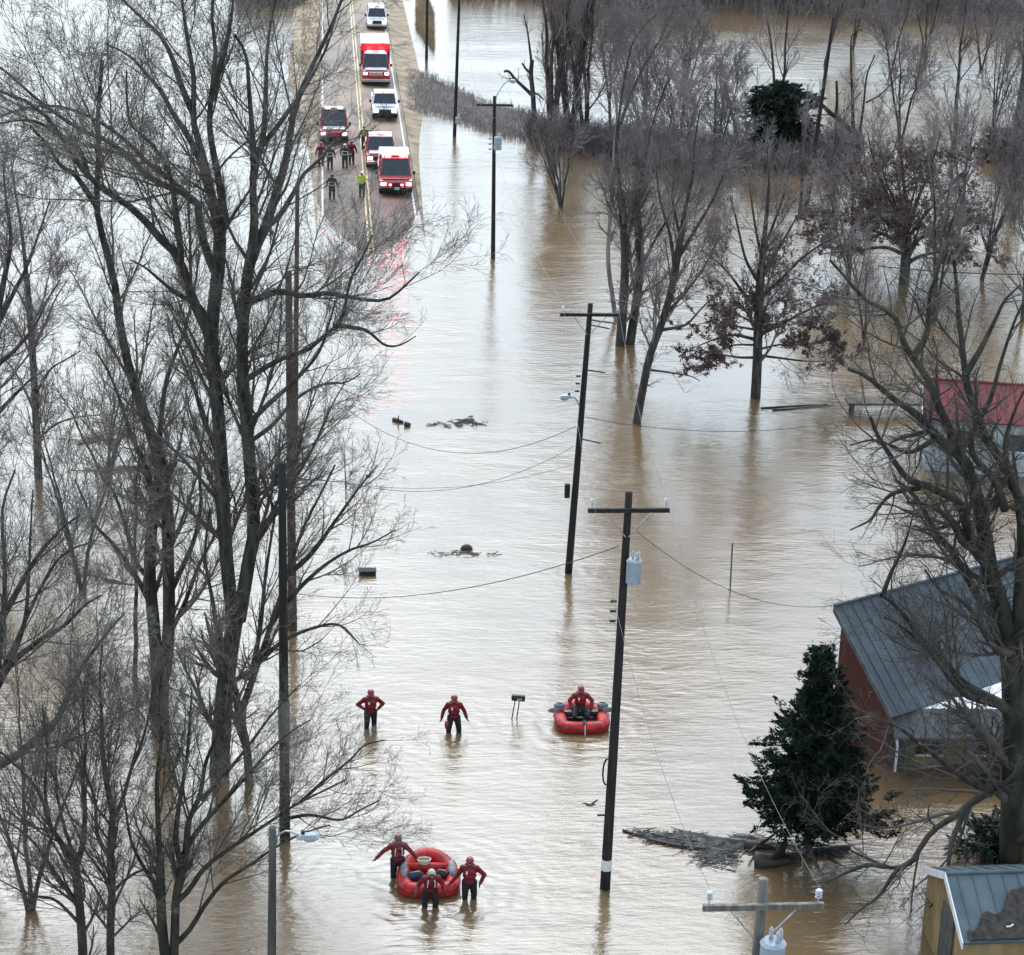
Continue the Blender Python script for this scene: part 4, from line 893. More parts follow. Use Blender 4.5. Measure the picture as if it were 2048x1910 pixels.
# ------------------------------------------------------------------ vehicles (local: front faces -y)
def wheel(par, x, y, r=.38, wd=.26):
    w_ = MB().cyl((x - wd / 2, y, r), (x + wd / 2, y, r), r, n=18).build('wheel', MT['rubber'], par, bevel=.02)
    s = 1 if x > 0 else -1
    MB().cyl((x + s * (wd / 2 - .02), y, r), (x + s * (wd / 2 + .015), y, r), r * .58, n=14).build('rim', MT['chrome'], w_)
def vehicle(name, label, cat, px, paint='red', hood=None, roof=None, L=5.4, Wd=2.0, kind='pickup', grille='dark', bar=None, cabz=1.85, rz=0, box=None, bumper='chrome', plate=False, group='rescue vehicles on the road'):
    g = at(px[0], px[1], .2); z = road_z(g[0], g[1] + L / 2); g = at(px[0], px[1], z); z = road_z(g[0], g[1] + L / 2)
    root = empty(name, (g[0], g[1] + L / 2, z), rz, label, cat, group)
    w2 = Wd / 2; f = -L / 2; hz = 1.08 if kind != 'engine' else 1.35; bz = .45
    c0 = f + (1.35 if kind != 'suv' else 1.2)            # cowl
    cb = {'pickup': c0 + 2.2, 'suv': L / 2 - .15, 'engine': c0 + 1.9}[kind]
    prof = [(f + .05, bz), (f, bz + .15), (f + .02, hz - .18), (f + .18, hz - .04), (c0, hz + .06), (L / 2 - .04, hz + .06), (L / 2, bz + .2), (L / 2 - .05, bz)]
    MB().prism(prof, -w2, w2).build('body', MT[paint], root, bevel=.06)
    MB().box((0, (f + c0) / 2 + .06, hz + .05), (Wd * .80, c0 - f - .35, .07), top=.92).build('hood', MT[hood or paint], root, bevel=.02)
    ch = cabz - hz - .06; m0, m1 = (c0 + cb) / 2, cb - c0
    e = MB(); zb = hz + .06; zt = cabz - .07; tw = w2 * .80
    e.add([(-w2 * .95, c0, zb), (w2 * .95, c0, zb), (w2 * .95, cb, zb), (-w2 * .95, cb, zb), (-tw, c0 + ch * .62, zt), (tw, c0 + ch * .62, zt), (tw, cb - ch * .2, zt), (-tw, cb - ch * .2, zt)],
          [(3, 2, 1, 0), (4, 5, 6, 7), (0, 1, 5, 4), (1, 2, 6, 5), (2, 3, 7, 6), (3, 0, 4, 7)])
    e.build('cabin', MT['glass'], root, bevel=.02)
    MB().box((0, (c0 + ch * .62 + cb - ch * .2) / 2, cabz - .03), (tw * 2 + .08, cb - ch * .2 - c0 - ch * .62 + .1, .10), top=.93).build('roof', MT[roof or paint], root, bevel=.03)
    pl = MB()
    for s in (-1, 1):
        for (ya, yb) in ((c0 + .02, c0 + ch * .62), (cb - .02, cb - ch * .2), (m0 + .05, m0 + .05)):
            pl.cyl((s * (w2 * .95 + .005), ya, zb), (s * (tw + .01), yb, zt), .055, n=6)
    pl.build('pillars', MT[paint], root)
    for s in (-1, 1):
        MB().box((s * (w2 - .28), f - .01, hz - .26), (.36, .08, .20)).build('headlight', MT['lampc'], root, bevel=.02)
        MB().box((s * (w2 + .14), c0 + .25, hz + .22), (.20, .10, .24)).build('mirror', MT['dark'], root, bevel=.02)
        MB().box((s * (w2 + .005), m0 - .1, .82), (.02, 1.1, .62)).build('door', MT[paint], root)
        MB().box((s * (w2 - .25), L / 2 + .01, hz - .2), (.3, .05, .2)).build('tail_light', MT['red'], root)
        for y in (f + .95, L / 2 - 1.05): wheel(root, s * (w2 - .12), y, .40)
    gr = MB().box((0, f - .015, hz - .30), (Wd * .48, .07, .30)).build('grille', MT[grille], root, bevel=.01)
    MB().box((0, f - .10, bz + .06), (Wd * .98, .22, .26)).build('bumper', MT[bumper], root, bevel=.04)
    MB().box((0, f + .1, .34), (Wd * .86, .4, .22)).build('under_tray', MT['rubber'], root)
    if plate:
        pt = MB().box((0.05, f - .23, bz + .10), (.34, .02, .16)).build('licence_plate', MT['white'], root)
        for k in (-.10, 0, .10): MB().box((.05 + k, f - .245, bz + .10), (.045, .01, .10)).build('plate_mark', MT['dark'], pt)
    if bar:
        lb = MB().box((0, c0 + ch * .62 + .35, cabz + .09), (tw * 1.7, .28, .13)).build('light_bar', MT[bar], root, bevel=.03)
        for s in (-1, 1): MB().box((s * tw * .55, c0 + ch * .62 + .35, cabz + .10), (.4, .30, .12)).build('beacon', MT['beacon' if kind != 'suv' or 1 else 'red'], lb, bevel=.02)
    if plate:
        for s in (-1, 1): MB().box((s * .42, f - .06, hz - .30), (.16, .06, .10)).build('warning_light', MT['beacon'], root, bevel=.01)
    if kind == 'pickup':
        MB().box((0, (cb + L / 2) / 2 + .05, hz + .075), (Wd - .3, L / 2 - cb - .3, .03)).build('bed', MT['rubber'], root)
        for s in (-1, 1): MB().box((s * (w2 - .06), (cb + L / 2) / 2, hz + .13), (.12, L / 2 - cb - .1, .14)).build('bed_rail', MT[paint], root, bevel=.02)
    if box:
        bh, bc, bt, bw = box; y0 = cb + .12; y1 = L / 2 + .1
        MB().box((0, (y0 + y1) / 2, (hz + bh) / 2), (bw, y1 - y0, bh - hz)).build('equipment_box', MT[bc], root, bevel=.04)
        MB().box((0, (y0 + y1) / 2, bh + .05), (bw - .06, y1 - y0 - .06, .12)).build('box_roof', MT[bt], root, bevel=.03)
        for s in (-1, 1):
            for k in (.28, .72): MB().box((s * (bw / 2 + .01), y0 + (y1 - y0) * k, (hz + bh) / 2), (.03, (y1 - y0) * .38, (bh - hz) * .7)).build('shutter', MT['chrome'], root)
    return root
V = vehicle('white_van', 'white vehicle farthest up the road, at the head of the line', 'car', (754, 60), 'vwhite', kind='suv', L=5.2, Wd=2.0, grille='dark', cabz=2.0, bar='white')
vehicle('fire_engine', 'red fire engine with white cab and tall red equipment box, behind the white pickup', 'fire engine', (752, 172), 'red', hood='vwhite', roof='vwhite', kind='engine', L=8.6, Wd=2.45, cabz=2.55, box=(3.15, 'red', 'white', 2.6), grille='chrome', bumper='chrome', bar='white')
vehicle('white_pickup', 'white pickup parked between the fire engine and the nearest red trucks', 'pickup truck', (770, 241), 'vwhite', kind='pickup', L=5.7, Wd=2.05, grille='glass', bumper='dark', cabz=1.95)
vehicle('rescue_truck', 'red rescue truck with white roof, second from the water in the right lane', 'rescue truck', (762, 338), 'red', hood='vwhite', roof='vwhite', kind='pickup', L=5.9, Wd=2.2, grille='dark', cabz=2.1, bar='white')
vehicle('fire_truck', 'bright red brush truck nearest the water with dark bumper and number plate', 'fire truck', (792, 391), 'pink', kind='pickup', L=6.0, Wd=2.35, grille='dark', bumper='dark', cabz=2.25, bar='pink', plate=True, roof='pink', box=(2.1, 'red', 'white', 2.2))
vehicle('fire_truck', 'red truck with white hood band in the left lane behind the white helmeted pair', 'fire truck', (668, 288), 'red', hood='vwhite', roof='dark', kind='pickup', L=6.2, Wd=2.2, grille='red', bumper='dark', cabz=2.3, bar='white')

# ------------------------------------------------------------------ people
def remesh(mb, name, m, parent, vox):
    me = bpy.data.meshes.new(name); me.from_pydata(mb.v, [], mb.f); me.update()
    o = bpy.data.objects.new('tmp', me); COL.objects.link(o)
    r = o.modifiers.new('r', 'REMESH'); r.mode = 'VOXEL'; r.voxel_size = vox; r.use_smooth_shade = True
    s = o.modifiers.new('s', 'SMOOTH'); s.factor = .5; s.iterations = 2
    dg = bpy.context.evaluated_depsgraph_get(); me2 = bpy.data.meshes.new_from_object(o.evaluated_get(dg))
    bpy.data.objects.remove(o); me2.name = name; me2.materials.clear(); me2.materials.append(m)
    q = bpy.data.objects.new(name, me2); COL.objects.link(q); q.parent = parent; return q
def cap(mb, a, b, ra, rb, n=12):
    a = Vector(a); b = Vector(b); mb.ell(a, (ra,) * 3, n, 8); mb.ell(b, (rb,) * 3, n, 8)
    if (b - a).length > 1e-4: mb.cyl(a, b, ra, rb, n)
def person(label, loc, rz=0, el=None, wr=None, kn=None, an=None, lean=0, hy=0, top='suitr', legs='suitb', vest='vestr', helmet='helm', gloves='suitb', straps=True, group=None, hip_z=.94, vox=.013, tape=None, curl=.5):
    """joints are (x, y, z); index 0 = image left when facing the camera."""
    root = empty('person', loc, rz, label, 'person', group); root.scale = (1.14, 1.1, 1.0)
    dz = hip_z - .94
    el = el or ((-.30, .03, 1.14), (.30, .03, 1.14)); wr = wr or ((-.34, -.06, .90), (.34, -.06, .90))
    kn = kn or ((-.11, -.03, .50), (.11, -.03, .50)); an = an or ((-.12, .02, .09), (.12, .02, .09))
    J = lambda x, y, z: Vector((x, y + lean * (z - .94) * -1, z + dz))
    pel, wst, chs, nck, hd = J(0, 0, .96), J(0, .0, 1.12), J(0, 0, 1.32), J(0, -.01, 1.49), J(0, -.035 + hy, 1.655)
    sh = [J(-.185, 0, 1.41), J(.185, 0, 1.41)]; hip = [Vector((-.095, 0, .93 + dz)), Vector((.095, 0, .93 + dz))]
    el = [Vector(p) for p in el]; wr = [Vector(p) for p in wr]; kn = [Vector(p) for p in kn]; an = [Vector(p) for p in an]
    def hands(mb, ex, only=None):
        for i in (0, 1):
            d = (wr[i] - el[i]).normalized(); s = (-1, 1)[i]
            side = d.cross(Vector((s, 0, 0))); side = (side if side.length > .2 else d.cross(Vector((0, 0, 1)))).normalized(); inn = d.cross(side).normalized()
            pm = wr[i] + d * .075; cap(mb, wr[i] + d * .02 - side * .012, pm - side * .022, .026 + ex, .022 + ex, 8); cap(mb, wr[i] + d * .02 + side * .012, pm + side * .022, .026 + ex, .022 + ex, 8)
            for k, ln in enumerate((.068, .078, .074, .058)):
                b0 = wr[i] + d * .082 + side * (.033 - .022 * k); b1 = b0 + (d * .85 - inn * curl * .6).normalized() * ln * .5; b2 = b1 + (d * (1 - curl) - inn * curl).normalized() * ln * .5
                cap(mb, b0, b1, .0105 + ex, .010 + ex, 6); cap(mb, b1, b2, .010 + ex, .0085 + ex, 6)
            t0 = wr[i] + d * .035 + side * .03; t1 = t0 + (d * .7 + side * .7).normalized() * .035; t2 = t1 + (d * .8 + side * .15 - inn * .3).normalized() * .028
            cap(mb, t0, t1, .013 + ex, .012 + ex, 6); cap(mb, t1, t2, .012 + ex, .009 + ex, 6)
    def torso(mb, e):
        mb.ell(pel, (.165 + e, .115 + e, .12 + e), 16, 10); mb.ell(wst, (.15 + e, .105 + e, .15 + e), 16, 10); mb.ell(chs, (.178 + e, .12 + e, .18 + e), 16, 10)
        for i in (0, 1): cap(mb, chs + Vector((0, 0, .08)), sh[i], .09 + e, .072 + e)
    def arms(mb, e, stop=1.0):
        for i in (0, 1):
            cap(mb, sh[i], el[i], .058 + e, .043 + e); cap(mb, el[i], el[i].lerp(wr[i], stop), .043 + e, .030 + e)
    def legsf(mb, e, foot=True):
        for i in (0, 1):
            cap(mb, hip[i], kn[i], .088 + e, .058 + e); cap(mb, kn[i], an[i], .058 + e, .040 + e)
            if foot: cap(mb, an[i] + Vector((0, .02, -.03)), an[i] + Vector((0, -.16, -.05)), .042 + e, .034 + e)
    b = MB(); torso(b, -.012); arms(b, 0); legsf(b, 0); cap(b, chs + Vector((0, 0, .1)), nck + Vector((0, 0, .06)), .062, .054)
    b.ell(hd, (.076, .094, .115), 16, 12); b.ell(hd + Vector((0, -.02, -.06)), (.055, .07, .06)); b.ell(hd + Vector((0, -.098, -.012)), (.014, .02, .026)); b.ell(hd + Vector((0, -.082, -.058)), (.028, .014, .010))
    for s in (-1, 1): b.ell(hd + Vector((s * .077, .005, -.01)), (.012, .022, .032))
    hands(b, 0); body = remesh(b, 'body', MT['skin'], root, .0085 if vox < .016 else vox)
    e = MB()
    for s in (-1, 1): e.ell(hd + Vector((s * .030, -.086, .012)), (.011, .008, .008), 8, 6)
    e.build('eyes', MT['eye'], root, smooth=True)
    b = MB(); torso(b, .022); arms(b, .022, .93); cap(b, chs + Vector((0, 0, .12)), nck, .08, .074); remesh(b, 'jacket', MT[top], root, vox)
    b = MB(); b.ell(pel, (.185, .135, .13), 16, 10); legsf(b, .030)
    b.ell(pel + Vector((0, 0, -.06)), (.17, .13, .09)); remesh(b, 'trousers', MT[legs], root, vox)
    b = MB(); hands(b, .004); remesh(b, 'gloves', MT[gloves], root, .010 if vox < .016 else vox)
    if vest:
        b = MB(); b.ell(wst + Vector((0, 0, .03)), (.195, .155, .13), 16, 10); b.ell(chs + Vector((0, 0, -.01)), (.205, .168, .165), 16, 10)
        for s in (-1, 1): cap(b, chs + Vector((s * .10, -.07, .06)), chs + Vector((s * .095, .06, .17)), .055, .05)
        vo = remesh(b, 'life_vest', MT[vest], root, vox)
        if straps:
            q = MB()
            for s in (-1, 1): q.tube([chs + Vector((s * .085, -.168, .10)), chs + Vector((s * .10, -.182, 0)), wst + Vector((s * .10, -.165, .02))], .014, 6)
            q.build('reflective_strap', MT['refl'], vo)
        q = MB().box(chs + Vector((.03 if straps else -.07, -.185, .02)), (.05, .02, .10)); q.build('buckle', MT['refl' if not straps else 'dark'], vo)
        MB().box(wst + Vector((0, -.155, -.02)), (.30, .03, .04)).build('waist_belt', MT['dark'], vo)
    if tape:
        q = MB()
        for zz, rr in ((1.0, .205), (1.24, .215)):
            q.tube([J(rr * math.cos(a), rr * .72 * math.sin(a), zz) for a in np.linspace(0, 2 * math.pi, 17)[:-1]], .018, 6, closed=True)
        for i in (0, 1): q.tube([el[i].lerp(wr[i], .6) + Vector((.072 * math.cos(a), .072 * math.sin(a), 0)) for a in np.linspace(0, 6.28, 11)[:-1]], .014, 5, closed=True)
        q.build('reflective_tape', MT[tape], root)
    if helmet:
        b = MB(); b.ell(hd + Vector((0, .012, .045)), (.108, .130, .105), 18, 12); b.ell(hd + Vector((0, -.01, .02)), (.112, .135, .035), 18, 8)
        ho = remesh(b, 'helmet', MT[helmet], root, .012)
        q = MB()
        for s in (-1, 1): q.tube([hd + Vector((s * .09, -.02, .02)), hd + Vector((s * .07, -.04, -.07)), hd + Vector((0, -.05, -.125))], .008, 5)
        q.build('chin_strap', MT['dark'], ho)
        MB().box(hd + Vector((0, -.128, .045)), (.12, .035, .05)).build('goggles', MT['dark'], ho, bevel=.01)
    else:
        MB().ell(hd + Vector((0, .02, .03)), (.088, .10, .105), 16, 10).build('hair', MT['hair'], root, smooth=True)
    return root
WZ = -.34        # their feet stand on the flooded road
def wat(px, py, z=WZ):
    g = at(px, py, 0); return (g[0], g[1], z)
GW = 'rescuers wading in the flood'
person('rescuer in red drysuit wading with both hands on hips, leftmost of the upper row', wat(741, 1452), .1,
       el=((-.40, .08, 1.18), (.40, .06, 1.18)), wr=((-.20, -.14, 1.10), (.22, -.14, 1.08)), kn=((-.13, -.14, .52), (.12, .05, .50)), an=((-.15, -.02, .08), (.13, .20, .10)), group=GW, straps=False)
person('rescuer in red and black drysuit wading with arms hanging, beside the red throw bag', wat(907, 1463), 0,
       el=((-.32, .04, 1.16), (.32, .02, 1.16)), wr=((-.38, -.04, .90), (.40, -.04, .90)), kn=((-.15, -.05, .50), (.16, -.05, .50)), an=((-.17, 0, .09), (.18, 0, .09)), group=GW, straps=False)
tb = wat(893, 1462)
t_ = empty('throw_bag', (tb[0], tb[1] - .12, .16), 0, 'small red throw bag hanging at the left thigh of the wader with hanging arms', 'bag')
MB().tube([(0, 0, 0), (0, 0, .1), (0, 0, .26), (0, 0, .30)], [.06, .085, .08, .04], 12).build('bag', MT['red'], t_, smooth=True); MB().tube([(0, 0, .3), (.03, .02, .36), (.06, .05, .42)], .01, 5).build('strap', MT['refl'], t_)
person('rescuer in red drysuit reaching to the lower raft from its left, left arm held out', wat(795, 1751), .12,
       el=((-.40, .02, 1.24), (.36, .02, 1.17)), wr=((-.60, -.06, 1.06), (.52, -.10, .97)), kn=((-.12, -.05, .50), (.13, -.02, .50)), group=GW, straps=True)
person('rescuer with goggles pushed up gripping the lower raft from its right side', wat(938, 1796), -.1,
       el=((-.33, .0, 1.12), (.40, .07, 1.14)), wr=((-.50, -.06, .90), (.30, -.12, .96)), kn=((-.11, -.04, .50), (.13, .0, .50)), group=GW, straps=False, helmet='helm')
person('rescuer in cream helmet bending at the open near end of the lower raft', wat(860, 1812), .05, lean=.28, hy=-.05,
       el=((-.34, -.12, 1.16), (.32, -.10, 1.16)), wr=((-.42, -.34, 1.02), (.36, -.30, 1.0)), kn=((-.15, -.02, .50), (.15, -.06, .50)), group=GW, straps=True, helmet='helmc')

# ------------------------------------------------------------------ rafts
def raft(label, c, L, Wd, tr, near_open, rise, rz=0, floor='raftr'):
    root = empty('inflatable_raft', (c[0], c[1], 0), rz, label, 'raft', 'red inflatable rescue rafts')
    K = 56; path = []
    for k in range(K):
        a = 2 * math.pi * k / K; ca, sa = math.cos(a), math.sin(a); n = 2 / (2.0 if sa > 0 else 5.0)
        x = (Wd / 2 - tr) * abs(ca) ** n * (1 if ca > 0 else -1); y = (L / 2 - tr) * abs(sa) ** n * (1 if sa > 0 else -1)
        z = tr * .72 + rise * max(0, (y + .1) / (L / 2)) ** 2; path.append((x, y, z))
    tb_ = MB().tube(path, tr, 18, closed=True).build('tube', MT['raft'], root, smooth=True)
    sm = MB()
    for k in range(0, K, 7):
        p = Vector(path[k]); q = Vector(path[(k + 1) % K]); t = (q - p).normalized(); sm.tube([p + (Vector((0, 0, 1)).cross(t).normalized() * math.cos(b) + Vector((0, 0, 1)) * math.sin(b)) * (tr + .004) for b in np.linspace(0, 2 * math.pi, 15)[:-1]], .009, 5, closed=True)
    sm.build('seams', MT['suitr'], tb_)
    fl = MB(); fl.add([Vector(p) * 1 - Vector((0, 0, p[2] - max(.10, p[2] - tr * .5))) for p in path] + [Vector((0, 0, .10))], [(k, (k + 1) % K, K) for k in range(K)]); fl.build('floor', MT[floor], root)
    rope = [Vector(p) + Vector((p[0], p[1], 0)).normalized() * (tr + .015) + Vector((0, 0, .05 + .05 * math.sin(k * 1.6))) for k, p in enumerate(path)]
    MB().tube(rope, .012, 5, closed=True).build('grab_line', MT['dark'], root)
    return root, path
rc = at(859, 1795, 0); 
raft1, pth = raft('larger red raft with upturned rounded bow, pushed by three waders at the bottom', (rc[0], rc[1] + .97), 2.15, 1.98, .24, True, .34)
for s in (-1, 1):
    MB().tube([(s * .745, y, .22 * .72 + .235 + .012 + .34 * max(0, (y + .1) / 1.08) ** 2) for y in (-.40, -.12, .15, .35)], [.07, .12, .12, .07], 10).build('grey_pad', MT['pad'], raft1, smooth=True)
MB().tube([(-.72, .28, .30), (0, .28, .33), (.72, .28, .30)], .15, 14).build('thwart', MT['raft'], raft1, smooth=True)
b_ = empty('dry_bag', (rc[0] - .42, rc[1] + .72, .16), .3, 'dark blue bag lying in the left side of the lower raft', 'bag'); MB().tube([(-.28, 0, .14), (-.2, 0, .16), (.2, 0, .16), (.28, 0, .14)], [.09, .15, .15, .08], 12).build('bag', MT['navy'], b_, smooth=True)
MB().box((0, 0, .32), (.3, .05, .03)).build('handle', MT['pad'], b_)
b_ = empty('gear_bag', (rc[0] + .42, rc[1] + .80, .16), -.3, 'dark bag lying in the right side of the lower raft', 'bag'); MB().tube([(-.2, 0, .14), (-.14, 0, .16), (.16, 0, .16), (.24, 0, .12)], [.08, .15, .14, .07], 12).build('bag', MT['dark'], b_, smooth=True)
MB().box((0, 0, .32), (.22, .05, .03)).build('handle', MT['pad'], b_)
cl = MB()
for k in range(4): cl.tube([(.16 * math.cos(a) * (1 + .1 * k), .13 * math.sin(a), .05 + .035 * k) for a in np.linspace(0, 6.28, 15)[:-1]], .022, 6, closed=True)
cq = cl.build('rope_coil', MT['helmc']); cq.location = (rc[0] - .12, rc[1] + 1.22, .47); tag(cq, 'cream coil of rope on the cross tube of the lower raft', 'rope')
r2 = at(1168, 1467, 0)
raft2, _ = raft('smaller red raft beside the near pole carrying one kneeling rescuer', (r2[0], r2[1] + .95), 2.1, 1.98, .225, False, .06, floor='raftin')
for s in (-1, 1): MB().box((s * .43, .1, .36), (.36, .10, .035)).build('white_strap', MT['white'], raft2)
MB().tube([(-.7, .1, .26), (0, .1, .28), (.7, .1, .26)], .12, 12).build('thwart', MT['raftin'], raft2, smooth=True)
MB().tube([(.02, -.98, .40), (.02, -1.06, .2), (.02, -1.08, .0)], .02, 6).build('bow_line', MT['white'], raft2)
MB().box((.02, -.83, .30), (.12, .36, .24)).build('bow_patch', MT['raftin'], raft2, bevel=.05)
for s, lb in ((-1, 'grey gear bag on the left tube of the smaller raft'), (1, 'grey gear bag on the right tube of the smaller raft')):
    g_ = empty('gear_bag', (r2[0] + s * .78, r2[1] + 1.15, .40), 0, lb, 'bag'); MB().tube([(-.2, 0, .10), (-.12, 0, .12), (.12, 0, .12), (.2, 0, .10)], [.07, .13, .12, .06], 12).build('bag', MT['pad'], g_, smooth=True)
    MB().box((0, 0, .25), (.2, .04, .03)).build('handle', MT['dark'], g_)
kp = person('rescuer kneeling in the smaller raft with a paddle across the lap', (r2[0] - .06, r2[1] + .95, .24), 0, hip_z=.36, lean=.05,
            el=((-.36, -.10, .66), (.36, -.10, .66)), wr=((-.30, -.32, .46), (.32, -.32, .44)), kn=((-.20, -.34, .16), (.20, -.34, .16)), an=((-.14, .06, .08), (.14, .06, .08)), straps=False)
pd = empty('paddle', (r2[0] - .06, r2[1] + .60, .70), 0, 'black double bladed paddle held across the smaller raft', 'paddle')
MB().tube([(-.85, 0, -.06), (0, 0, 0), (.85, 0, -.06)], .016, 8).build('shaft', MT['dark'], pd)
for s in (-1, 1): MB().ell((s * .98, 0, -.07), (.22, .03, .10), 14, 8).build('blade', MT['pad'], pd, smooth=True)
# people on the road
def onroad(px, py): 
    g = at(px, py, .2); z = road_z(g[0], g[1]); g = at(px, py, z); return (g[0], g[1], road_z(g[0], g[1]))
GR = 'firefighters standing on the road'
person('firefighter in lime jacket standing left of the nearest red truck', onroad(724, 393), -.2, top='lime', legs='gear', vest=None, helmet='helmw', vox=.022, tape='refl', group=GR,
       el=((-.30, .05, 1.15), (.32, -.08, 1.18)), wr=((-.30, -.12, .95), (.22, -.24, 1.12)))
person('person in lime vest farther back beside the white roofed rescue truck', onroad(728, 298), .3, top='gear', legs='gear', vest='lime', helmet=None, vox=.022, straps=False, group=GR)
person('white helmeted firefighter in dark turnout gear, left one of the pair', onroad(660, 338), .1, top='gear', legs='gear', vest=None, helmet='helmw', vox=.022, tape='refl', group=GR)
person('white helmeted firefighter in dark turnout gear, right one of the pair', onroad(690, 335), -.2, top='gear', legs='gear', vest=None, helmet='helmw', vox=.022, tape='refl', group=GR, el=((-.30, .05, 1.15), (.34, -.05, 1.18)), wr=((-.24, -.18, 1.0), (.42, -.2, 1.0)))
person('firefighter in red coat standing right beside the white helmeted pair', onroad(703, 328), .2, top='suitr', legs='gear', vest=None, helmet='helm', vox=.022, group=GR)
person('firefighter in red coat at the left road edge beside the pair', onroad(642, 332), .2, top='suitr', legs='gear', vest=None, helmet='helm', vox=.022, group=GR)
person('firefighter with yellow striped dark gear standing closest to the water at left', onroad(664, 398), .0, top='gear', legs='gear', vest=None, helmet='dark', vox=.022, tape='tyel', group=GR)

# ------------------------------------------------------------------ small things in the water
def log(label, pts, r, name='floating_log', m='log', stubs=0, seed=0, cat='log', z=.03, group=None):
    rng = np.random.default_rng(seed); p = [at(x, y, z + r * .2 + dz) for (x, y, dz) in pts]; o = p[0].copy(); o[2] = 0
    q = resample(p, max(4, len(p) * 4)) - o
    n = len(q); rad = r * (1 - .5 * np.linspace(0, 1, n)) * (1 + rng.normal(0, .06, n))
    e = MB().tube([Vector(v) for v in q], list(rad), 9)
    for k in range(stubs):
        i = rng.integers(1, n - 1); d = Vector(rng.normal(0, 1, 3)); d.z = abs(d.z) * .6; e.tube([Vector(q[i]), Vector(q[i]) + d.normalized() * r * 4], [r * .4, r * .15], 6)
    b = e.build(name, MT[m], smooth=True); b.location = o; return tag(b, label, cat, group)
GD = 'drift timber around the evergreen'
log('thick black log floating just left of the evergreen trunk, lowest of the drift', [(1510, 1722, 0), (1545, 1722, .05), (1600, 1712, .02)], .30, stubs=3, seed=1, group=GD)
log('long black log running right from the evergreen trunk', [(1610, 1712, 0), (1650, 1702, .02), (1700, 1695, .06)], .20, stubs=5, seed=2, group=GD)
log('short black log above the thick one, middle of the drift', [(1490, 1690, .0), (1520, 1692, .05), (1545, 1694, 0)], .20, stubs=2, seed=3, group=GD)
log('short thin log right of the short black log', [(1545, 1697, 0), (1562, 1698, 0)], .11, seed=4, group=GD)
log('long pale board forming the far edge of the drift', [(1415, 1674, 0), (1500, 1683, 0), (1600, 1692, 0)], .07, 'floating_branch', 'drift', seed=5, cat='branch', group=GD)
log('dark branch along the left lower edge of the drift', [(1295, 1678, 0), (1350, 1690, 0), (1420, 1698, 0)], .07, 'floating_branch', 'log', 3, 6, 'branch', group=GD)
log('dark branch along the left upper edge of the drift', [(1305, 1668, 0), (1350, 1678, 0), (1430, 1688, 0)], .06, 'floating_branch', 'log', 3, 7, 'branch', group=GD)
log('thin branch trailing toward the near pole from the drift', [(1246, 1660, 0), (1270, 1668, 0), (1300, 1674, 0)], .05, 'floating_branch', 'log', 4, 8, 'branch', group=GD)
log('branch lying under the thick black log nearer the camera, faint in the water', [(1455, 1710, 0), (1476, 1712, 0)], .06, 'floating_branch', 'log', 0, 9, 'branch', group=GD)
rng = np.random.default_rng(77)
def twigmat(label, boxes, n, size, m='drift', name='drift_debris'):
    vs = []; P = []
    for (x0, y0, x1, y1, sl_, fr) in boxes:
        k = int(n * fr); u = np.clip(rng.normal(.5, .27, k), -.15, 1.15); v = rng.normal(.5, .30, k) + .25 * np.sin(u * 9); xs = x0 + u * (x1 - x0); ys = y0 + v * (y1 - y0) + sl_ * u
        a = rng.normal(-.05, .45, k); L = size * rng.uniform(.4, 1.6, k)
        c = np.array([at(x, y, .015) for x, y in zip(xs, ys)]); d = np.stack([np.cos(a), np.sin(a), rng.normal(0, .06, k)], 1) * L[:, None]
        P.append(np.stack([c - d, c + rng.normal(0, .02, (k, 3)), c + d], 1))
    P = np.concatenate(P); Rr = np.full(P.shape[:2], .011) * rng.uniform(.5, 1.6, (len(P), 1)); P[:, :, 2] = np.abs(P[:, :, 2]) + .01
    o = P[0, 0].copy(); o[2] = 0; V_, Q_ = tubes([(P, Rr, 4)]); e = npmesh(name, V_ - o, Q_, MT[m]); e.location = o
    return tag(e, label, 'debris', kind='stuff')
twigmat('mat of broken reeds and twigs drifting between the near pole and the evergreen', [(1300, 1664, 1450, 1680, 14, .45), (1380, 1676, 1600, 1700, 8, .45), (1400, 1700, 1460, 1730, 2, .1)], 800, .34)
twigmat('dark grass tuft just breaking the surface above the open water', [(905, 838, 965, 850, 2, .8), (850, 845, 900, 852, 0, .2)], 150, .12, 'log', 'grass_tuft')
twigmat('thin line of floating twigs beside the rock', [(870, 1102, 980, 1110, 0, 1)], 60, .12, 'drift')
twigmat('dark drift line under the left bare trees', [(140, 870, 240, 890, 0, .5), (160, 930, 380, 945, 4, .5)], 150, .4, 'drift')
log('thin floating branch right of the rust leaved tree, longer of the pair', [(1522, 816, 0), (1600, 811, 0), (1655, 809, 0)], .05, 'floating_branch', 'log', 2, 10, 'branch')
log('thin floating branch right of the rust leaved tree, nearer of the pair', [(1545, 820, 0), (1600, 816, 0), (1668, 810, 0)], .04, 'floating_branch', 'log', 2, 11, 'branch')
log('small black clump floating at left above the open water, with a stick', [(787, 839, 0), (797, 841, .02), (806, 844, 0)], .12, 'driftwood', 'log', 1, 12, 'driftwood')
log('round black clump just right of the stick clump', [(811, 849, 0), (816, 849, .02), (820, 849, 0)], .16, 'driftwood', 'log', 0, 13, 'driftwood')
log('tiny dark float left of the grass tuft line', [(732, 951, 0), (742, 950, 0)], .06, 'driftwood', 'log', 0, 14, 'driftwood')
rk = at(933, 1099, 0); e = MB().ell((0, 0, .02), (.27, .2, .22), 12, 8); b = e.build('rock', MT['log'], smooth=False); b.location = rk; tag(b, 'rounded dark rock breaking the surface in mid channel', 'rock')
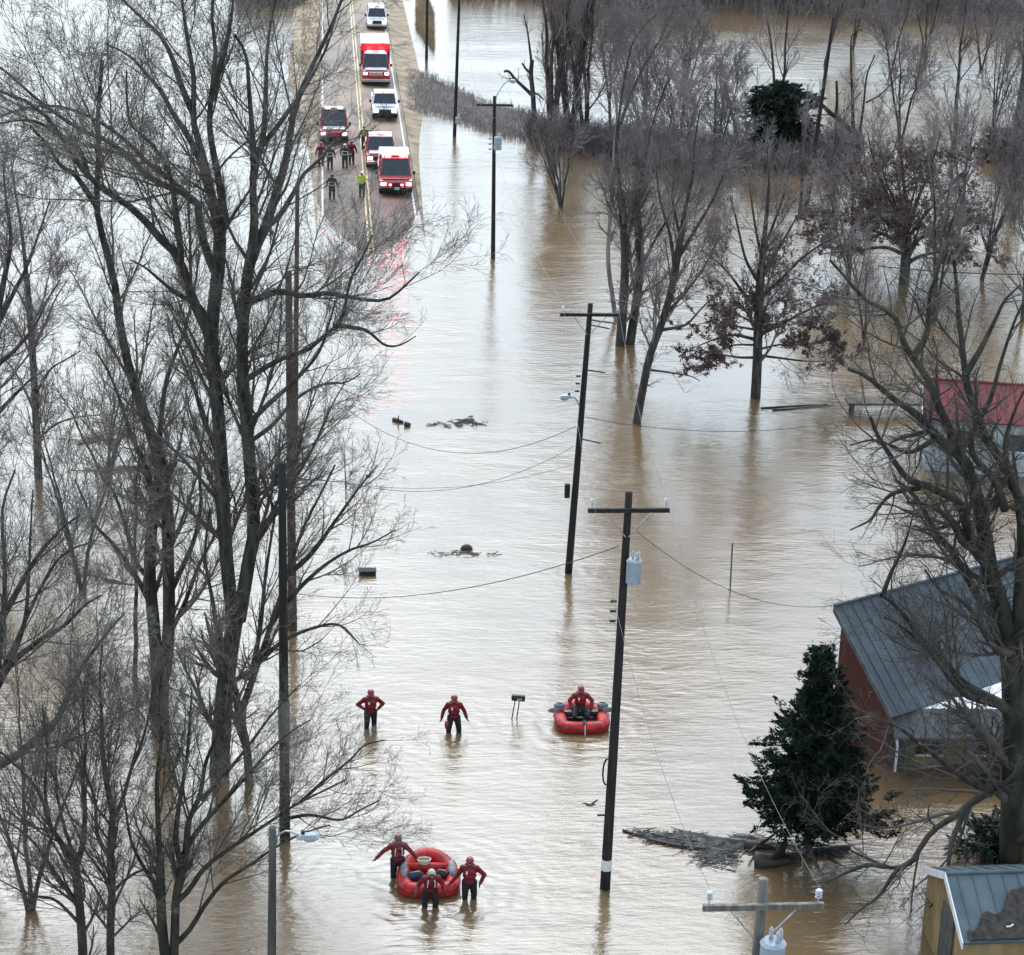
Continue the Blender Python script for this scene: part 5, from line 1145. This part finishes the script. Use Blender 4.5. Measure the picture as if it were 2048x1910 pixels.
bx = at(735, 1152, 0); b = empty('submerged_box', (bx[0], bx[1], 0), 0, 'black rectangular box top showing above the water at left of centre', 'box')
MB().box((0, .2, .02), (.70, .4, .30)).build('box', MT['dark'], b, bevel=.02); MB().box((0, .2, .19), (.74, .44, .04)).build('lid', MT['rubber'], b, bevel=.01)
st = at(1461, 1175, 0); tp = aty(1465, 1085, st[1]); b = MB().tube([(0, 0, -.5), (tp[0] - st[0], 0, tp[2])], .035, 8).build('marker_post', MT['poleg']); b.location = st; tag(b, 'lone thin grey post in the water above the blue roofed house', 'post')
mb0 = at(1030, 1438, 0); q0 = np.array([aty(1036, 1400, mb0[1]), aty(1026, 1432, mb0[1])])
b = empty('mailbox', (mb0[0], mb0[1], 0), 0, 'black mailbox on tilted twin legs between the waders and the raft', 'mailbox')
hx, hz_ = q0[0][0] - mb0[0], q0[0][2]
MB().prism([(-.10, 0), (.10, 0), (.10, .12), (.06, .19), (-.06, .19), (-.10, .12)], -.24, .24).build('mailbox_shell', MT['dark'], b, bevel=.01)
sh_ = b.children[0]; sh_.location = (hx, 0, hz_); sh_.rotation_euler = (0, .10, 0)
MB().tube([(-.18, 0, -.5), (hx - .10, 0, hz_ + .02)], .022, 6).build('leg', MT['dark'], b); MB().tube([(.02, .05, -.5), (hx + .06, .03, hz_ + .02)], .022, 6).build('leg', MT['dark'], b)
for k in (0, .06, .12): MB().box((hx - .02 + k, -.115, hz_ + .07), (.035, .01, .06)).build('number_mark', MT['refl'], b)
# bird
bd = at(1180, 1610, .8); b = MB(); b.ell((0, 0, 0), (.14, .05, .05), 10, 8); b.slab([(-.05, 0, .02), (.06, 0, .02), (-.18, -.05, .12), (-.30, -.05, .10)], .012); b.slab([(-.02, 0, .02), (.08, 0, .02), (.30, .06, .16), (.22, .06, .17)], .012); b.ell((.15, 0, .02), (.04, .035, .035), 8, 6)
bo = b.build('bird', MT['drift'], smooth=True); bo.location = bd; tag(bo, 'small grey bird flying low left of the near black pole', 'bird')

# ------------------------------------------------------------------ brush strip and far woods
def stems(name, label, pts, n, hgt, rad, m, seed, fan=.3, kind='stuff', sz=.0, cat='vegetation'):
    """pts: image polygon strip [(x, ytop, ybottom)...]"""
    rng = np.random.default_rng(seed); xs = np.array([p[0] for p in pts]); yt = np.array([p[1] for p in pts]); yb = np.array([p[2] for p in pts])
    X = rng.uniform(xs[0], xs[-1], n); T = np.interp(X, xs, yt); B = np.interp(X, xs, yb); Yp = T + (B - T) * rng.random(n)
    C = np.array([at(x, y, 0) for x, y in zip(X, Yp)]); h = hgt * rng.uniform(.4, 1.2, n); a = rng.normal(0, fan, (n, 2))
    top_ = C + np.stack([a[:, 0] * h, a[:, 1] * h, h], 1); mid = (C + top_) / 2 + rng.normal(0, .05, (n, 3)) * hgt
    P = np.stack([C - [0, 0, .1], mid, top_], 1); s = np.array([1, .7, .35]); Rr = rad * s[None] * rng.uniform(.6, 1.3, (n, 1))
    G = [(P, Rr, 3)]
    P2, R2 = grow(P, Rr, rng, 2.2 / hgt * 1.2, hgt * .45, 36, 3, .1, .2, .7, rad * .6, .2); G.append((P2, R2, 3))
    o = C[0].copy(); o[2] = 0; V_, Q_ = tubes(G); e = npmesh(name, V_ - o, Q_, MT[m]); e.location = o
    return tag(e, label, cat, kind=kind)
def bank(name, pts, z, m):
    b = MB(); n = len(pts); vs = []
    for x, yt, yb in pts:
        for y, zz in ((yt - 3, -.15), (yt + (yb - yt) * .2, z), (yt + (yb - yt) * .75, z), (yb + 2, -.15)): vs.append(at(x, y, zz))
    fs = [(i * 4 + j, i * 4 + j + 1, i * 4 + j + 5, i * 4 + j + 4) for i in range(n - 1) for j in range(3)]
    b.add(vs, fs); return tag(b.build(name, MT[m], smooth=True), kind='structure')
S1 = [(812, 142, 225), (860, 150, 232), (900, 168, 240), (960, 200, 262), (1010, 212, 278), (1070, 225, 286)]
bank('brush_bank', S1, .15, 'soil'); stems('brush', 'grey brush strip running right from the road', S1, 4200, .42, .02, 'brush', 1)
S2 = [(1060, 272, 284), (1250, 284, 330), (1450, 300, 350), (1640, 305, 350), (1720, 300, 330)]
bank('hedge_bank', S2, .15, 'soil'); stems('hedgerow', 'dark tangled hedgerow behind the bare trees right of centre', S2, 5200, 1.9, .028, 'twigf', 2)
S3 = [(1950, 300, 322), (2120, 300, 330)]; stems('brush', 'dark brush at the foot of the low hedge bush, right edge', S3, 500, .8, .025, 'twigf', 8)
S4 = [(832, -40, 60), (850, -20, 85), (868, 30, 104)]; bank('grass_bank', S4, .05, 'vergem'); stems('dry_grass', 'patch of tan dry grass beside the farthest pole', S4, 2200, .5, .02, 'straw', 3)
S5 = [(604, -30, 150), (640, -30, 200)]; stems('dry_grass', 'tan roadside grass along the left verge', S5, 1500, .45, .02, 'straw', 4)
W1 = [(1090, -70, 10), (1330, -70, 36), (1450, -60, 26), (1640, -60, 34), (2150, -60, 60)]
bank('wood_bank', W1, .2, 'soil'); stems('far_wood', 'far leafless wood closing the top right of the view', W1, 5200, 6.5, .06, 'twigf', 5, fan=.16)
W2 = [(470, -70, 12), (540, -70, 16), (615, -70, 16)]; bank('wood_bank', W2, .2, 'soil'); stems('far_wood', 'far leafless wood at the top left beyond the flood', W2, 900, 3.0, .06, 'twigf', 6, fan=.16)
W3 = [(900, -70, 3), (1010, -70, 2), (1090, -70, 4)]; bank('wood_bank', W3, .2, 'soil'); stems('far_wood', 'far leafless wood at the top centre beyond the flood', W3, 900, 3.0, .06, 'twigf', 7, fan=.16)
fb = at(1912, 14, 0); b = empty('white_boat', (fb[0], fb[1], 0), .1, 'small white hull showing through the far wood at top right', 'boat')
MB().prism([(-.7, .1), (.7, .1), (.9, .9), (-.9, .9)], -2.4, 2.4).build('hull', MT['white'], b, bevel=.1); MB().box((0, 0, .95), (4.6, 1.5, .1)).build('deck', MT['wallw'], b)
